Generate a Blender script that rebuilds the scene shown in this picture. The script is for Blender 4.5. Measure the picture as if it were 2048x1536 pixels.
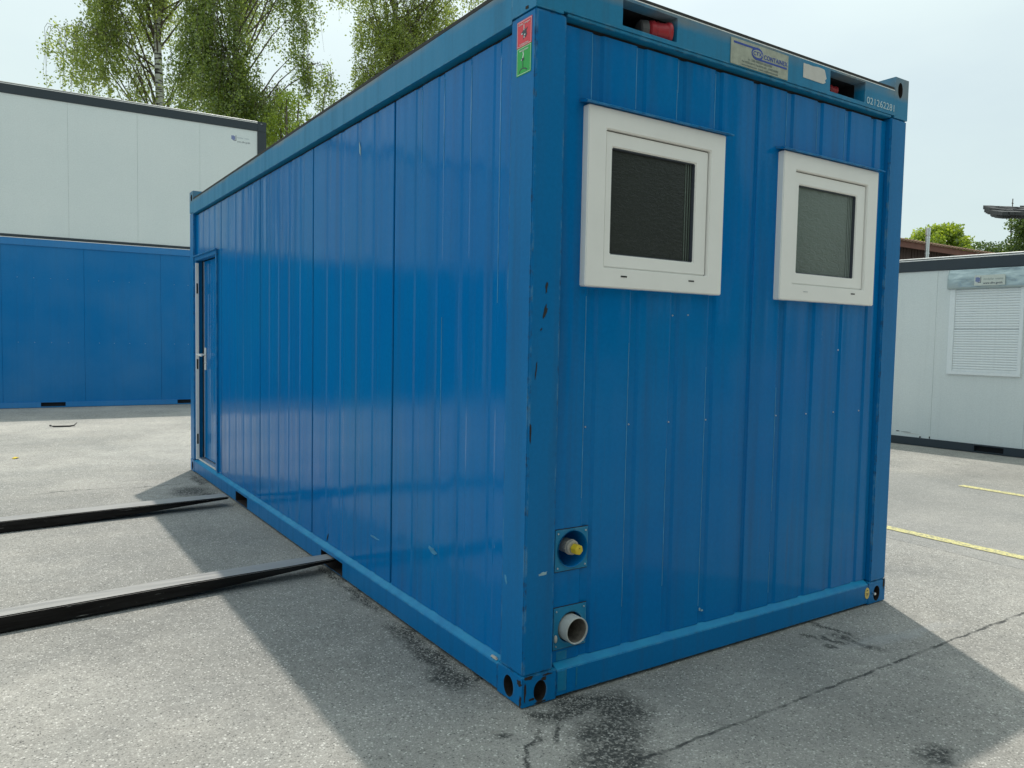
import bpy, bmesh, math, random
import numpy as np
from mathutils import Vector, Matrix, noise as mnoise

S = bpy.context.scene
for o in list(bpy.data.objects):
    bpy.data.objects.remove(o)

# ------------------------------------------------------------------ camera
cam_d = bpy.data.cameras.new('camera')
cam = bpy.data.objects.new('camera', cam_d)
S.collection.objects.link(cam)
YAW, PITCH, ROLL = .58760, -.05760, .01930
fw = Vector((math.cos(PITCH)*math.sin(YAW), math.cos(PITCH)*math.cos(YAW), math.sin(PITCH)))
r0 = Vector((math.cos(YAW), -math.sin(YAW), 0)); u0 = r0.cross(fw)
rt = r0*math.cos(ROLL)+u0*math.sin(ROLL); up = -r0*math.sin(ROLL)+u0*math.cos(ROLL)
M = Matrix((rt, up, -fw)).transposed().to_4x4()
M.translation = Vector((-1.6353, -2.3448, 1.4050))
cam.matrix_world = M
cam_d.sensor_width = 36; cam_d.lens = 1544.65/2048*36
cam_d.clip_start = .05; cam_d.clip_end = 1500
S.camera = cam
S.render.resolution_x, S.render.resolution_y = 1024, 768

# ------------------------------------------------------------------ light
SUN = Vector((.2425, .400, 1.0)).normalized()
w = bpy.data.worlds.new('World'); S.world = w; w.use_nodes = True
nt = w.node_tree; nt.nodes.clear()
def wn(t): return nt.nodes.new(t)
sky = wn('ShaderNodeTexSky'); sky.sky_type = 'NISHITA'; sky.sun_disc = False
sky.sun_elevation = math.asin(SUN.z); sky.sun_rotation = math.atan2(SUN.x, SUN.y)
sky.air_density = 1.2; sky.dust_density = 2.0; sky.altitude = 400
tc = wn('ShaderNodeTexCoord')
mp = wn('ShaderNodeMapping'); mp.inputs['Scale'].default_value = (1.2, 1.2, 3.0)
n1 = wn('ShaderNodeTexNoise'); n1.inputs['Scale'].default_value = 2.1; n1.inputs['Detail'].default_value = 6; n1.inputs['Roughness'].default_value = .5
cr = wn('ShaderNodeMapRange'); cr.inputs[1].default_value = .3; cr.inputs[2].default_value = .72; cr.inputs[3].default_value = .68; cr.inputs[4].default_value = .98
mx = wn('ShaderNodeMix'); mx.data_type = 'RGBA'
mx.inputs[7].default_value = (7.3, 8.75, 8.7, 1)
bg = wn('ShaderNodeBackground'); bg.inputs[1].default_value = .1
wo = wn('ShaderNodeOutputWorld')
L = nt.links.new
L(tc.outputs['Generated'], mp.inputs[0]); L(mp.outputs[0], n1.inputs['Vector'])
L(n1.outputs['Fac'], cr.inputs[0]); L(cr.outputs[0], mx.inputs[0]); L(sky.outputs[0], mx.inputs[6])
# thin bright veil round the (hidden) sun, brightening the sky towards the top of the picture
nd = wn('ShaderNodeVectorMath'); nd.operation = 'NORMALIZE'; dt = wn('ShaderNodeVectorMath'); dt.operation = 'DOT_PRODUCT'; dt.inputs[1].default_value = SUN
c0 = wn('ShaderNodeMath'); c0.operation = 'MAXIMUM'; c0.inputs[1].default_value = 0; c1 = wn('ShaderNodeMath'); c1.operation = 'POWER'; c1.inputs[1].default_value = 4.5
va = wn('ShaderNodeVectorMath'); va.operation = 'SCALE'; va.inputs[0].default_value = (9.5, 9.6, 9.4); ad = wn('ShaderNodeVectorMath'); ad.operation = 'ADD'
L(tc.outputs['Generated'], nd.inputs[0]); L(nd.outputs[0], dt.inputs[0]); L(dt.outputs['Value'], c0.inputs[0]); L(c0.outputs[0], c1.inputs[0]); L(c1.outputs[0], va.inputs[3])
L(mx.outputs[2], ad.inputs[0]); L(va.outputs[0], ad.inputs[1])
L(ad.outputs[0], bg.inputs[0]); L(bg.outputs[0], wo.inputs[0])
sd = bpy.data.lights.new('sun', 'SUN'); sd.energy = 3.2; sd.angle = math.radians(.9); sd.color = (1, .945, .865)
sun = bpy.data.objects.new('sun', sd); S.collection.objects.link(sun)
sun.rotation_euler = (-SUN).to_track_quat('-Z', 'Y').to_euler()
S.view_settings.view_transform = 'Standard'; S.view_settings.look = 'None'
S.view_settings.exposure = -0.04; S.view_settings.gamma = 1; S.view_settings.use_curve_mapping = False
S.render.engine = 'CYCLES'

# ------------------------------------------------------------------ node helper
class NT:
    def __init__(s, name):
        s.m = bpy.data.materials.new(name); s.m.use_nodes = True
        s.t = s.m.node_tree; s.t.nodes.clear()
        s.out = s.t.nodes.new('ShaderNodeOutputMaterial')
        s.b = s.t.nodes.new('ShaderNodeBsdfPrincipled')
        s.t.links.new(s.b.outputs[0], s.out.inputs[0])
        s.tc = s.t.nodes.new('ShaderNodeTexCoord')
        s.P = s.tc.outputs['Object']
    def n(s, t, **k):
        x = s.t.nodes.new(t)
        for a, v in k.items(): setattr(x, a, v)
        return x
    def set(s, sock, v):
        if hasattr(v, 'is_output'): s.t.links.new(v, sock)
        elif isinstance(v, (tuple, list)) and len(v) == 3 and sock.type == 'RGBA': sock.default_value = (*v, 1)
        else: sock.default_value = v
    def math(s, op, a, b=0.0, c=0.0, clamp=False):
        x = s.n('ShaderNodeMath', operation=op, use_clamp=clamp)
        s.set(x.inputs[0], a); s.set(x.inputs[1], b); s.set(x.inputs[2], c); return x.outputs[0]
    def rng(s, v, a, b, c=0., d=1., smooth=False):
        x = s.n('ShaderNodeMapRange'); x.interpolation_type = 'SMOOTHSTEP' if smooth else 'LINEAR'
        s.set(x.inputs[0], v)
        for i, q in enumerate((a, b, c, d)): s.set(x.inputs[i+1], q)
        return x.outputs[0]
    def mix(s, f, a, b, mode='MIX'):
        x = s.n('ShaderNodeMix', data_type='RGBA', blend_type=mode)
        s.set(x.inputs[0], f); s.set(x.inputs[6], a); s.set(x.inputs[7], b); return x.outputs[2]
    def vmap(s, scale=(1, 1, 1), loc=(0, 0, 0), src=None):
        x = s.n('ShaderNodeMapping'); s.set(x.inputs[0], src or s.P)
        x.inputs['Scale'].default_value = scale; x.inputs['Location'].default_value = loc; return x.outputs[0]
    def noise(s, scale, detail=3, rough=.5, vec=None, dist=0):
        x = s.n('ShaderNodeTexNoise'); s.set(x.inputs['Vector'], vec or s.P)
        x.inputs['Scale'].default_value = scale; x.inputs['Detail'].default_value = detail
        x.inputs['Roughness'].default_value = rough; x.inputs['Distortion'].default_value = dist
        return x.outputs['Fac']
    def noisec(s, scale, detail=3, vec=None):
        x = s.n('ShaderNodeTexNoise'); s.set(x.inputs['Vector'], vec or s.P)
        x.inputs['Scale'].default_value = scale; x.inputs['Detail'].default_value = detail
        return x.outputs['Color']
    def voro(s, scale, feature='F1', vec=None):
        x = s.n('ShaderNodeTexVoronoi', feature=feature); s.set(x.inputs['Vector'], vec or s.P)
        x.inputs['Scale'].default_value = scale; return x
    def sep(s, v=None):
        x = s.n('ShaderNodeSeparateXYZ'); s.set(x.inputs[0], v or s.P); return x.outputs
    def bump(s, h, strength=.2, dist=.01, normal=None):
        x = s.n('ShaderNodeBump'); s.set(x.inputs['Height'], h)
        x.inputs['Strength'].default_value = strength; x.inputs['Distance'].default_value = dist
        if normal: s.set(x.inputs['Normal'], normal)
        return x.outputs[0]
    def base(s, col=None, rough=None, metal=None, normal=None, spec=None):
        if col is not None: s.set(s.b.inputs['Base Color'], col)
        if rough is not None: s.set(s.b.inputs['Roughness'], rough)
        if metal is not None: s.set(s.b.inputs['Metallic'], metal)
        if normal is not None: s.set(s.b.inputs['Normal'], normal)
        if spec is not None: s.set(s.b.inputs['Specular IOR Level'], spec)
        return s.m

def scale_col(N, col, f):
    x = N.n('ShaderNodeVectorMath', operation='SCALE'); N.set(x.inputs[0], col); N.set(x.inputs[3], f); return x.outputs[0]

def paint(name, col, rough=.3, warp=.0, fade=(.25, .42, .55), fade_amt=.12, wear=0., dirt=.25, spec=.5, orange=.02):
    N = NT(name)
    big = N.noise(.9, 4, .55)
    streak = N.noise(1.0, 4, .6, N.vmap((14, 14, .5)))
    fine = N.noise(60, 3, .6)
    drip = N.math('MULTIPLY', N.rng(N.noise(1, 4, .65, N.vmap((34, 34, .9), (4, 1, 2))), .60, .72), N.rng(N.noise(1.3, 3), .4, .65))
    c = N.mix(N.rng(big, .35, .75, 0, fade_amt), col, fade)
    c = N.mix(N.math('MULTIPLY', N.rng(streak, .5, .75), dirt*.35), c, (.045, .05, .05))
    c = scale_col(N, c, N.rng(fine, .2, .8, .93, 1.07))
    c = N.mix(N.math('MULTIPLY', drip, dirt*.35), c, (.07, .08, .08))
    # small pale scuffs and specks
    sc = N.noise(9, 6, .75, N.vmap((1, 1, .35), (3.1, 1.7, .4)))
    c = N.mix(N.rng(sc, .735, .77, 0, .35), c, (.32, .45, .52))
    r = N.rng(streak, .3, .7, rough*.85, rough*1.25)
    if wear > 0:
        bv = N.n('ShaderNodeBevel', samples=3); bv.inputs['Radius'].default_value = .012
        geo = N.n('ShaderNodeNewGeometry')
        d = N.n('ShaderNodeVectorMath', operation='DOT_PRODUCT')
        N.set(d.inputs[0], bv.outputs[0]); N.set(d.inputs[1], geo.outputs['Normal'])
        edge = N.rng(d.outputs['Value'], .80, .99, 1, 0)
        nn = N.noise(22, 5, .65)
        m = N.math('MULTIPLY', edge, N.rng(nn, .52, .60, 0, wear), clamp=True)
        c = N.mix(m, c, (.035, .028, .024))
        m2 = N.math('MULTIPLY', edge, N.rng(N.noise(16, 5, .6, N.vmap((1, 1, .6), (7, 2, 1))), .5, .6, 0, .6), clamp=True)
        c = N.mix(m2, c, (.16, .34, .46))
    if wear > 0:   # sun-bleached, chalky paint on the upward ledges
        gz = N.sep(geo.outputs['Normal'])[2]
        c = N.mix(N.math('MULTIPLY', N.rng(gz, .35, .75), N.rng(N.noise(7, 4, .6, N.vmap((1, 1, 1), (2, 5, 1))), .25, .6, .2, .75)), c, (.02, .30, .52))
    nrm = None
    if warp > 0:
        h = N.math('ADD', N.noise(1.0, 2, .4, N.vmap((7.5, 7.5, .55))), N.math('MULTIPLY', N.noise(1.7, 2), .6))
        nrm = N.bump(h, 1.0, warp)
    nrm = N.bump(N.noise(260, 2), orange, .002, nrm)
    return N.base(c, r, 0, nrm, spec)

MAT = {}
MAT['panel_blue'] = paint('panel blue paint', (.0004, .156, .450), .105, warp=.007, fade=(.004, .205, .46), fade_amt=.5, dirt=.75, spec=.13)
MAT['frame_blue'] = paint('frame blue paint', (.0010, .156, .415), .34, warp=.0004, fade=(.006, .20, .46), fade_amt=.4, wear=.8, dirt=.6, spec=.15)
MAT['beam_blue'] = paint('weathered beam blue paint', (.006, .195, .385), .40, warp=.0006, fade=(.03, .24, .42), fade_amt=.5, wear=.7, dirt=.7, spec=.25)
MAT['far_blue'] = paint('distant blue paint', (.0004, .165, .45), .42, warp=.001, dirt=.25, spec=.2)
MAT['far_blue_frame'] = paint('distant blue frame paint', (.008, .19, .50), .45, dirt=.3)
MAT['off_white'] = paint('grey white panel', (.76, .81, .80), .45, warp=.0004, fade=(.60, .68, .69), fade_amt=.3, dirt=.03)
MAT['off_white_r'] = paint('grey white weathered panel', (.73, .77, .75), .42, warp=.0006, fade=(.57, .64, .64), fade_amt=.4, dirt=.12)
MAT['anthracite'] = paint('anthracite paint', (.028, .040, .050), .45, fade=(.05, .06, .07), dirt=.3)

def tan_edge(m, z0, z1):
    """dried tan dirt along the top edge of the roof beam"""
    t = m.node_tree; b = [n for n in t.nodes if n.type == 'BSDF_PRINCIPLED'][0]; src = b.inputs['Base Color'].links[0].from_socket
    N = NT.__new__(NT); N.m = m; N.t = t; N.b = b; N.tc = [n for n in t.nodes if n.type == 'TEX_COORD'][0]; N.P = N.tc.outputs['Object']
    z = N.sep()[2]
    k = N.math('MULTIPLY', N.rng(N.math('ADD', z, N.math('MULTIPLY', N.noise(5, 4, .6), .03)), z0+.012, z1+.012), N.rng(N.noise(2.2, 3), .35, .6), clamp=True)
    N.set(b.inputs['Base Color'], N.mix(N.math('MULTIPLY', k, .6), src, (.30, .25, .17)))
tan_edge(MAT['beam_blue'], 2.700, 2.732)
def simple(name, col, rough=.5, metal=0., var=.12, scale=30, bump=.0, spec=.5):
    N = NT(name)
    c = scale_col(N, col, N.rng(N.noise(scale, 4, .6), .25, .75, 1-var, 1+var))
    nr = N.bump(N.noise(scale*4, 3), .3, bump) if bump else None
    return N.base(c, rough, metal, nr, spec)
MAT['upvc'] = simple('white window plastic', (.90, .885, .855), .38, var=.03, scale=5)
MAT['shutter'] = simple('white shutter plastic', (.80, .84, .84), .45, var=.04)
MAT['black'] = simple('black void', (.012, .012, .014), .8)
MAT['rubber'] = simple('dark roof edge', (.035, .033, .03), .8, var=.4, scale=60)
MAT['roofmetal'] = simple('galvanised roof sheet', (.45, .46, .46), .4, .6)
MAT['steel'] = simple('bright steel', (.62, .63, .63), .3, .9, var=.1)
MAT['zinc'] = simple('pale zinc edge', (.80, .80, .78), .35, 0.)
MAT['alu'] = simple('satin aluminium', (.7, .72, .73), .35, .8)
MAT['red'] = simple('red socket plastic', (.40, .022, .032), .42, var=.15)
MAT['sock_grey'] = simple('grey socket collar', (.11, .10, .10), .6)
MAT['yellow'] = simple('yellow plastic cap', (.72, .53, .03), .45, var=.08)
MAT['cream'] = simple('cream plastic fitting', (.42, .39, .34), .55, var=.2, scale=90, bump=.001)
MAT['pvc'] = simple('grey pvc pipe', (.44, .45, .43), .55, var=.18, scale=25)
MAT['pvc_in'] = simple('dirty pipe inside', (.16, .14, .12), .8, var=.5, scale=40)
MAT['plate_grey'] = simple('yellowed grey sign plate', (.40, .42, .34), .55, var=.22, scale=35)
MAT['sticker_pale'] = simple('pale sticker', (.60, .64, .58), .5, var=.06)
MAT['plate_white'] = simple('torn white sticker', (.62, .60, .56), .6, var=.05)
MAT['print_blue'] = simple('blue print', (.03, .07, .36), .5)
MAT['print_dark'] = simple('dark print', (.06, .07, .09), .6)
MAT['print_grey'] = simple('faded grey print', (.22, .26, .25), .6)
MAT['print_pale'] = simple('pale blue print', (.35, .42, .45), .6)
MAT['print_white'] = simple('white print', (.75, .77, .77), .5)
MAT['numwhite'] = simple('stencilled pale paint', (.42, .58, .66), .5, var=.3, scale=120)
MAT['st_red'] = simple('red sticker', (.72, .035, .055), .4, var=.06)
MAT['st_green'] = simple('green sticker', (.010, .40, .055), .4, var=.06)
MAT['st_yellow'] = simple('yellow round sticker', (.75, .55, .15), .5, var=.15)
MAT['rust'] = simple('rust', (.022, .014, .011), .85, var=.6, scale=50)  # rust marks, also paints the shade inside casting holes and fork pockets
MAT['chip'] = simple('bare dark chip', (.012, .012, .014), .6)
MAT['pale_scratch_shine'] = simple('pale scratch and dent shine', (.30, .46, .52), .5)  # real scratches, and the painted shine of the side dent
MAT['rib_glint'] = simple('pale blue rib glint and scratch', (.055, .28, .50), .4, var=.35, scale=14)  # paints light glints on the rib edges, also used for scratches
MAT['sealant'] = simple('cream sealant blob', (.55, .52, .46), .6)

def glassmat(name, col, rough, strength, sc=34):
    N = NT(name)
    h = N.noise(1, 4, .6, N.vmap((sc, sc, sc*2.6)), 1.2)
    c = scale_col(N, col, N.rng(N.noise(1.2, 3), .3, .7, .75, 1.25))
    return N.base(c, rough, 0, N.bump(h, strength, .003), .5)
MAT['pane_dark'] = glassmat('dark obscure glass', (.024, .027, .026), .20, .38)
MAT['pane_green'] = glassmat('greenish obscure glass', (.105, .135, .115), .2, .9, 20)

def foil_mat():
    N = NT('crumpled teal metal foil')
    h = N.math('ADD', N.noise(1, 3, .5, N.vmap((3, 3, 9))), N.math('MULTIPLY', N.noise(7, 3), .3))
    return N.base((.42, .51, .52), .36, .35, N.bump(h, 1, .035))
MAT['foil'] = foil_mat()

def fork_mat():
    N = NT('worn fork steel')
    st = N.noise(1, 5, .6, N.vmap((1.5, 40, 40)))
    z = N.sep()[2]
    c = N.mix(N.rng(st, .35, .7), (.010, .009, .009), (.028, .027, .026))
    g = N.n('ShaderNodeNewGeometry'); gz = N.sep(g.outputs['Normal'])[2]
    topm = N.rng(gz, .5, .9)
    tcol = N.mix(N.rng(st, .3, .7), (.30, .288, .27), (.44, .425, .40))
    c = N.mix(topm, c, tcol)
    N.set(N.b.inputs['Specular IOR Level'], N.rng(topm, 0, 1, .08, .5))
    sc = N.math('MULTIPLY', N.rng(N.noise(1, 4, .7, N.vmap((2, 60, 130))), .66, .7), N.math('SUBTRACT', 1, topm))
    c = N.mix(N.math('MULTIPLY', sc, .6), c, (.35, .35, .33))
    return N.base(c, N.rng(st, .3, .7, .35, .55), .3, N.bump(N.noise(60, 3), .15, .002))
MAT['fork'] = fork_mat()

# ---------------------------------------------------------------- asphalt
def asphalt():
    N = NT('weathered asphalt')
    x, y, z = N.sep()
    flat = N.n('ShaderNodeCombineXYZ'); N.set(flat.inputs[0], x); N.set(flat.inputs[1], y); P = flat.outputs[0]
    big = N.noise(.35, 4, .55, P); med = N.noise(2.3, 4, .6, P); fine = N.noise(34, 3, .6, P)
    c = N.mix(N.rng(big, .38, .62), (.272, .268, .246), (.385, .368, .332))
    c = scale_col(N, c, N.rng(N.noise(.9, 5, .65, P, .6), .3, .7, .84, 1.12))
    c = N.mix(N.rng(med, .35, .75, 0, .45), c, (.225, .228, .218))
    v1 = N.voro(135, vec=P); v2 = N.voro(60, vec=P); v3 = N.voro(260, vec=P)
    g1 = N.sep(v1.outputs['Color'])[0]; g2 = N.sep(v2.outputs['Color'])[1]; g3 = N.sep(v3.outputs['Color'])[0]
    c = scale_col(N, c, N.rng(g3, 0, 1, .80, 1.18))
    c = scale_col(N, c, N.rng(g1, 0, 1, .86, 1.12))
    li = N.math('MULTIPLY', N.rng(g1, .90, .92), N.rng(v1.outputs['Distance'], .55, .4), clamp=True)
    c = N.mix(N.math('MULTIPLY', li, .65), c, (.72, .70, .65))
    c = scale_col(N, c, N.rng(N.noise(14, 5, .7, P), .3, .7, .88, 1.10))
    dk = N.math('MULTIPLY', N.rng(g1, .09, .07), N.rng(v1.outputs['Distance'], .5, .35), clamp=True)
    c = N.mix(N.math('MULTIPLY', dk, .7), c, (.05, .052, .052))
    dens = N.rng(N.noise(1.6, 5, .7, P), .35, .65, .15, 1)
    li2 = N.math('MULTIPLY', N.rng(g2, .972, .976), N.rng(v2.outputs['Distance'], .40, .28), clamp=True)
    c = N.mix(N.math('MULTIPLY', N.math('MULTIPLY', li2, dens), .8), c, (.72, .70, .66))
    c = scale_col(N, c, N.rng(N.math('ADD', y, N.math('MULTIPLY', N.math('SUBTRACT', big, .5), 3)), 2.5, 8, 1, 1.17, True))
    # darker resurfaced strip right of the joint
    wob = N.math('MULTIPLY', N.math('SUBTRACT', N.noise(3, 4, .6, P), .5), .10)
    xr = N.math('ADD', x, wob)
    right = N.math('MULTIPLY', N.rng(xr, 3.78, 3.82), N.rng(xr, 6.9, 6.6))
    c = N.mix(N.math('MULTIPLY', right, .35), c, (.235, .24, .235))
    # stains
    def warped(amt, sc):
        nc = N.n('ShaderNodeVectorMath', operation='SUBTRACT'); N.set(nc.inputs[0], N.noisec(sc, 5, P)); nc.inputs[1].default_value = (.5, .5, .5)
        ml = N.n('ShaderNodeVectorMath', operation='MULTIPLY_ADD'); N.set(ml.inputs[0], nc.outputs[0]); ml.inputs[1].default_value = (amt, amt, 0); N.set(ml.inputs[2], P)
        return ml.outputs[0]
    Wp = warped(.16, 9)
    def ell(cx, cy, rx, ry, deg, soft=.42):
        m = N.n('ShaderNodeMapping', vector_type='TEXTURE'); N.set(m.inputs[0], Wp)
        m.inputs['Location'].default_value = (cx, cy, 0); m.inputs['Rotation'].default_value = (0, 0, math.radians(deg)); m.inputs['Scale'].default_value = (rx, ry, 1)
        l = N.n('ShaderNodeVectorMath', operation='LENGTH'); N.set(l.inputs[0], m.outputs[0])
        return N.rng(l.outputs['Value'], 1+soft, 1-soft)
    tot = None
    for e in [(-.05, .88, .055, .18, 0), (-.065, .62, .06, .20, 4), (-.09, .40, .07, .14, 10), (.0, .33, .07, .025, 25),
              (-.03, 1.5, .03, .25, 0), (-.03, 2.0, .03, .25, 0), (.27, -.07, .15, .06, -20), (.32, -.19, .15, .11, 60), (.17, -.32, .17, .13, 40), (.06, -.47, .17, .14, 45), (.2, -.1, .2, .05, 0),
              (.06, -.10, .03, .09, 30), (.0, -.21, .015, .08, -45), (-.16, -.28, .012, .16, -40),
              (1.79, -.10, .02, .14, 3), (1.735, -.27, .03, .11, 3), (1.66, -.2, .02, .07, 3), (1.60, -.12, .02, .05, 0), (1.58, -.24, .02, .03, 0),
              (-.22, 4.9, .16, .22, 0), (-.12, 4.6, .09, .2, 0), (-.165, -.12, .03, .02, 20), (1.05, -1.0, .08, .05, 20), (-.05, 5.4, .05, .3, 0)]:
        q = ell(*e); tot = q if tot is None else N.math('MAXIMUM', tot, q)
    gran = N.rng(N.math('ADD', N.noise(55, 3, .6, P), N.math('MULTIPLY', g1, .35)), .62, .92, 1, .2)
    c = N.mix(N.math('MULTIPLY', N.math('MULTIPLY', tot, gran), .9), c, (.032, .035, .034))
    # faint tyre tracks and damp drift
    for cx, cy, rx, ry, dg, st in ((-2.2, 1.1, 3.0, .11, 24, .16), (-2.4, -.2, 3.2, .11, 24, .14), (4.6, -.9, 3.0, .12, -38, .16), (3.4, -1.6, 3., .12, -38, .14), (-3.5, 8.5, 4., .3, 8, .14), (.5, -.75, 1.3, .35, 10, .22), (7.5, 1.5, .5, 2.6, 8, .14)):
        c = N.mix(N.math('MULTIPLY', N.math('MULTIPLY', ell(cx, cy, rx, ry, dg, .7), N.rng(med, .3, .6, .4, 1)), st), c, (.10, .105, .105))
    # seam in front of the short end, and thin cracks
    def crack(coord, other, pos, lo, hi, wd, amp, sc, strength):
        wv = N.math('MULTIPLY', N.math('SUBTRACT', N.noise(sc, 5, .65, P), .5), amp)
        d = N.math('ABSOLUTE', N.math('SUBTRACT', N.math('ADD', coord, wv), pos))
        m = N.rng(d, wd, wd*.4)
        m = N.math('MULTIPLY', m, N.math('MULTIPLY', N.rng(other, lo, lo+.25), N.rng(other, hi, hi-.25)))
        br = N.rng(N.noise(11, 3, .6, P), .38, .55, .25, 1)
        return N.math('MULTIPLY', N.math('MULTIPLY', m, br), strength, clamp=True)
    for a in [(y, x, -.5, -.1, 14, .011, .07, 4, .85), (x, y, 3.80, -4, 9, .007, .05, 5, .6), (y, x, 5.35, -1.5, -.1, .012, .45, 1.3, .7), (y, x, 5.68, -.9, .1, .008, .3, 2.3, .7),
              (y, x, 8.2, -6, 0, .015, 1.2, .8, .35), (y, x, -1.9, 1, 12, .01, .5, 1.2, .5), (x, y, 8.0, -4, 6, .012, .4, 1.5, .4), (y, x, 4.3, -6, -.4, .006, .5, 1.3, .3)]:
        c = N.mix(crack(*a), c, (.035, .038, .038))
    # pale drag mark
    pm = ell(2.0, -.33, .35, .035, -8, .6)
    c = N.mix(N.math('MULTIPLY', pm, .35), c, (.42, .43, .43))
    hb = N.math('ADD', N.math('MULTIPLY', v1.outputs['Distance'], -.6), N.math('ADD', N.math('MULTIPLY', v3.outputs['Distance'], -.4), fine))
    return N.base(c, .92, 0, N.bump(hb, .55, .006), .2)
MAT['asphalt'] = asphalt()

def linemat():
    N = NT('worn yellow road paint')
    m = N.rng(N.noise(38, 5, .7), .40, .52, 0, 1)
    v = N.voro(105); g = N.sep(v.outputs['Color'])[0]
    c = N.mix(m, (.26, .255, .20), (.60, .55, .24))
    c = scale_col(N, c, N.rng(g, 0, 1, .82, 1.12))
    return N.base(c, .85, 0, N.bump(N.noise(120, 3), .5, .003))
MAT['line'] = linemat()

def leafmat(name, c1, c2, tr=.45):
    N = NT(name)
    g = N.n('ShaderNodeNewGeometry')
    rnd = g.outputs['Random Per Island']
    c = N.mix(rnd, c1, c2)
    d = N.n('ShaderNodeBsdfDiffuse'); t = N.n('ShaderNodeBsdfTranslucent'); m = N.n('ShaderNodeMixShader'); gl = N.n('ShaderNodeBsdfGlossy'); m2 = N.n('ShaderNodeMixShader')
    N.set(d.inputs[0], c); N.set(t.inputs[0], scale_col(N, c, 1.5)); m.inputs[0].default_value = tr
    gl.inputs['Roughness'].default_value = .35; gl.inputs[0].default_value = (.9, .95, .9, 1); m2.inputs[0].default_value = .06
    N.t.links.new(d.outputs[0], m.inputs[1]); N.t.links.new(t.outputs[0], m.inputs[2])
    N.t.links.new(m.outputs[0], m2.inputs[1]); N.t.links.new(gl.outputs[0], m2.inputs[2]); N.t.links.new(m2.outputs[0], N.out.inputs[0])
    return N.m
MAT['leaf_birch'] = leafmat('birch leaves', (.14, .195, .03), (.33, .39, .075), .6)
MAT['leaf_birch2'] = leafmat('deep birch leaves', (.10, .155, .03), (.29, .36, .06), .6)
MAT['leaf_bright'] = leafmat('fresh green leaves', (.17, .24, .02), (.34, .42, .035), .55)
MAT['leaf_dark'] = leafmat('dark green leaves', (.05, .09, .022), (.13, .19, .032))
def barkmat():
    N = NT('birch bark')
    s = N.noise(1, 4, .6, N.vmap((3, 3, 14)))
    c = N.mix(N.rng(s, .50, .58), (.62, .62, .56), (.05, .045, .04))
    return N.base(c, .8, 0, N.bump(s, .4, .02))
MAT['bark'] = barkmat()
MAT['twig'] = simple('dark twig bark', (.11, .09, .065), .85, var=.3, scale=8)
MAT['barnwood'] = simple('dark brown boards', (.045, .026, .020), .8, var=.5, scale=3)
MAT['barnfascia'] = simple('red brown fascia', (.16, .065, .045), .7, var=.2, scale=3)
MAT['tile'] = simple('old clay roof tile', (.24, .15, .10), .8, var=.35, scale=4)
MAT['shingle'] = simple('weathered grey shingles', (.055, .058, .06), .85, var=.4, scale=6)

# ------------------------------------------------------------------ mesh helpers
COL = S.collection
def mk(name, bm, mat, parent=None, bev=0., seg=2, smooth=False):
    bmesh.ops.recalc_face_normals(bm, faces=bm.faces)
    if bev > 0:
        es = [e for e in bm.edges if len(e.link_faces) == 2 and e.calc_face_angle(0) > .5]
        bmesh.ops.bevel(bm, geom=es, offset=bev, segments=seg, affect='EDGES', clamp_overlap=True)
    me = bpy.data.meshes.new(name); bm.to_mesh(me); bm.free()
    if smooth:
        for p in me.polygons: p.use_smooth = True
    me.materials.append(MAT[mat] if isinstance(mat, str) else mat)
    o = bpy.data.objects.new(name, me); COL.objects.link(o)
    if parent is not None: o.parent = parent
    return o
def box(bm, x0, x1, y0, y1, z0, z1):
    v = [bm.verts.new(p) for p in ((x0,y0,z0),(x1,y0,z0),(x1,y1,z0),(x0,y1,z0),(x0,y0,z1),(x1,y0,z1),(x1,y1,z1),(x0,y1,z1))]
    for f in ((0,3,2,1),(4,5,6,7),(0,1,5,4),(1,2,6,5),(2,3,7,6),(3,0,4,7)): bm.faces.new([v[i] for i in f])
    return bm
def B(*a): return box(bmesh.new(), *a)
def prism(pts, fn, t0, t1, bm=None):
    """closed polygon pts (2-D) swept from t0 to t1; fn(a, b, t) -> xyz"""
    bm = bm or bmesh.new()
    A = [bm.verts.new(fn(a, b, t0)) for a, b in pts]; C = [bm.verts.new(fn(a, b, t1)) for a, b in pts]
    bm.faces.new(A[::-1]); bm.faces.new(C); n = len(pts)
    for i in range(n): bm.faces.new((A[i], A[(i+1) % n], C[(i+1) % n], C[i]))
    return bm
def cyl(bm, p0, p1, r0, r1=None, seg=20, cap=True):
    p0, p1 = Vector(p0), Vector(p1); r1 = r0 if r1 is None else r1
    d = (p1-p0).normalized(); a = d.orthogonal().normalized(); b = d.cross(a)
    A, C = [], []
    for i in range(seg):
        t = 2*math.pi*i/seg; o = a*math.cos(t)+b*math.sin(t)
        A.append(bm.verts.new(p0+o*r0)); C.append(bm.verts.new(p1+o*r1))
    for i in range(seg): bm.faces.new((A[i], A[(i+1) % seg], C[(i+1) % seg], C[i]))
    if cap: bm.faces.new(A[::-1]); bm.faces.new(C)
    return bm
def CY(*a, **k): return cyl(bmesh.new(), *a, **k)
def lathe(prof, origin, axis, seg=32, ridges=0, amp=0):
    """prof: (distance along axis, radius)"""
    bm = bmesh.new(); d = Vector(axis).normalized(); a = d.orthogonal().normalized(); b = d.cross(a); o = Vector(origin); rings = []
    for t, r in prof:
        rg = []
        for i in range(seg):
            th = 2*math.pi*i/seg; rr = r*(1+amp*(1 if i % 2 else -1)) if ridges else r
            rg.append(bm.verts.new(o+d*t+(a*math.cos(th)+b*math.sin(th))*rr))
        rings.append(rg)
    for q in range(len(rings)-1):
        for i in range(seg): bm.faces.new((rings[q][i], rings[q][(i+1) % seg], rings[q+1][(i+1) % seg], rings[q+1][i]))
    bm.faces.new(rings[0][::-1]); bm.faces.new(rings[-1])
    return bm
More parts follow.
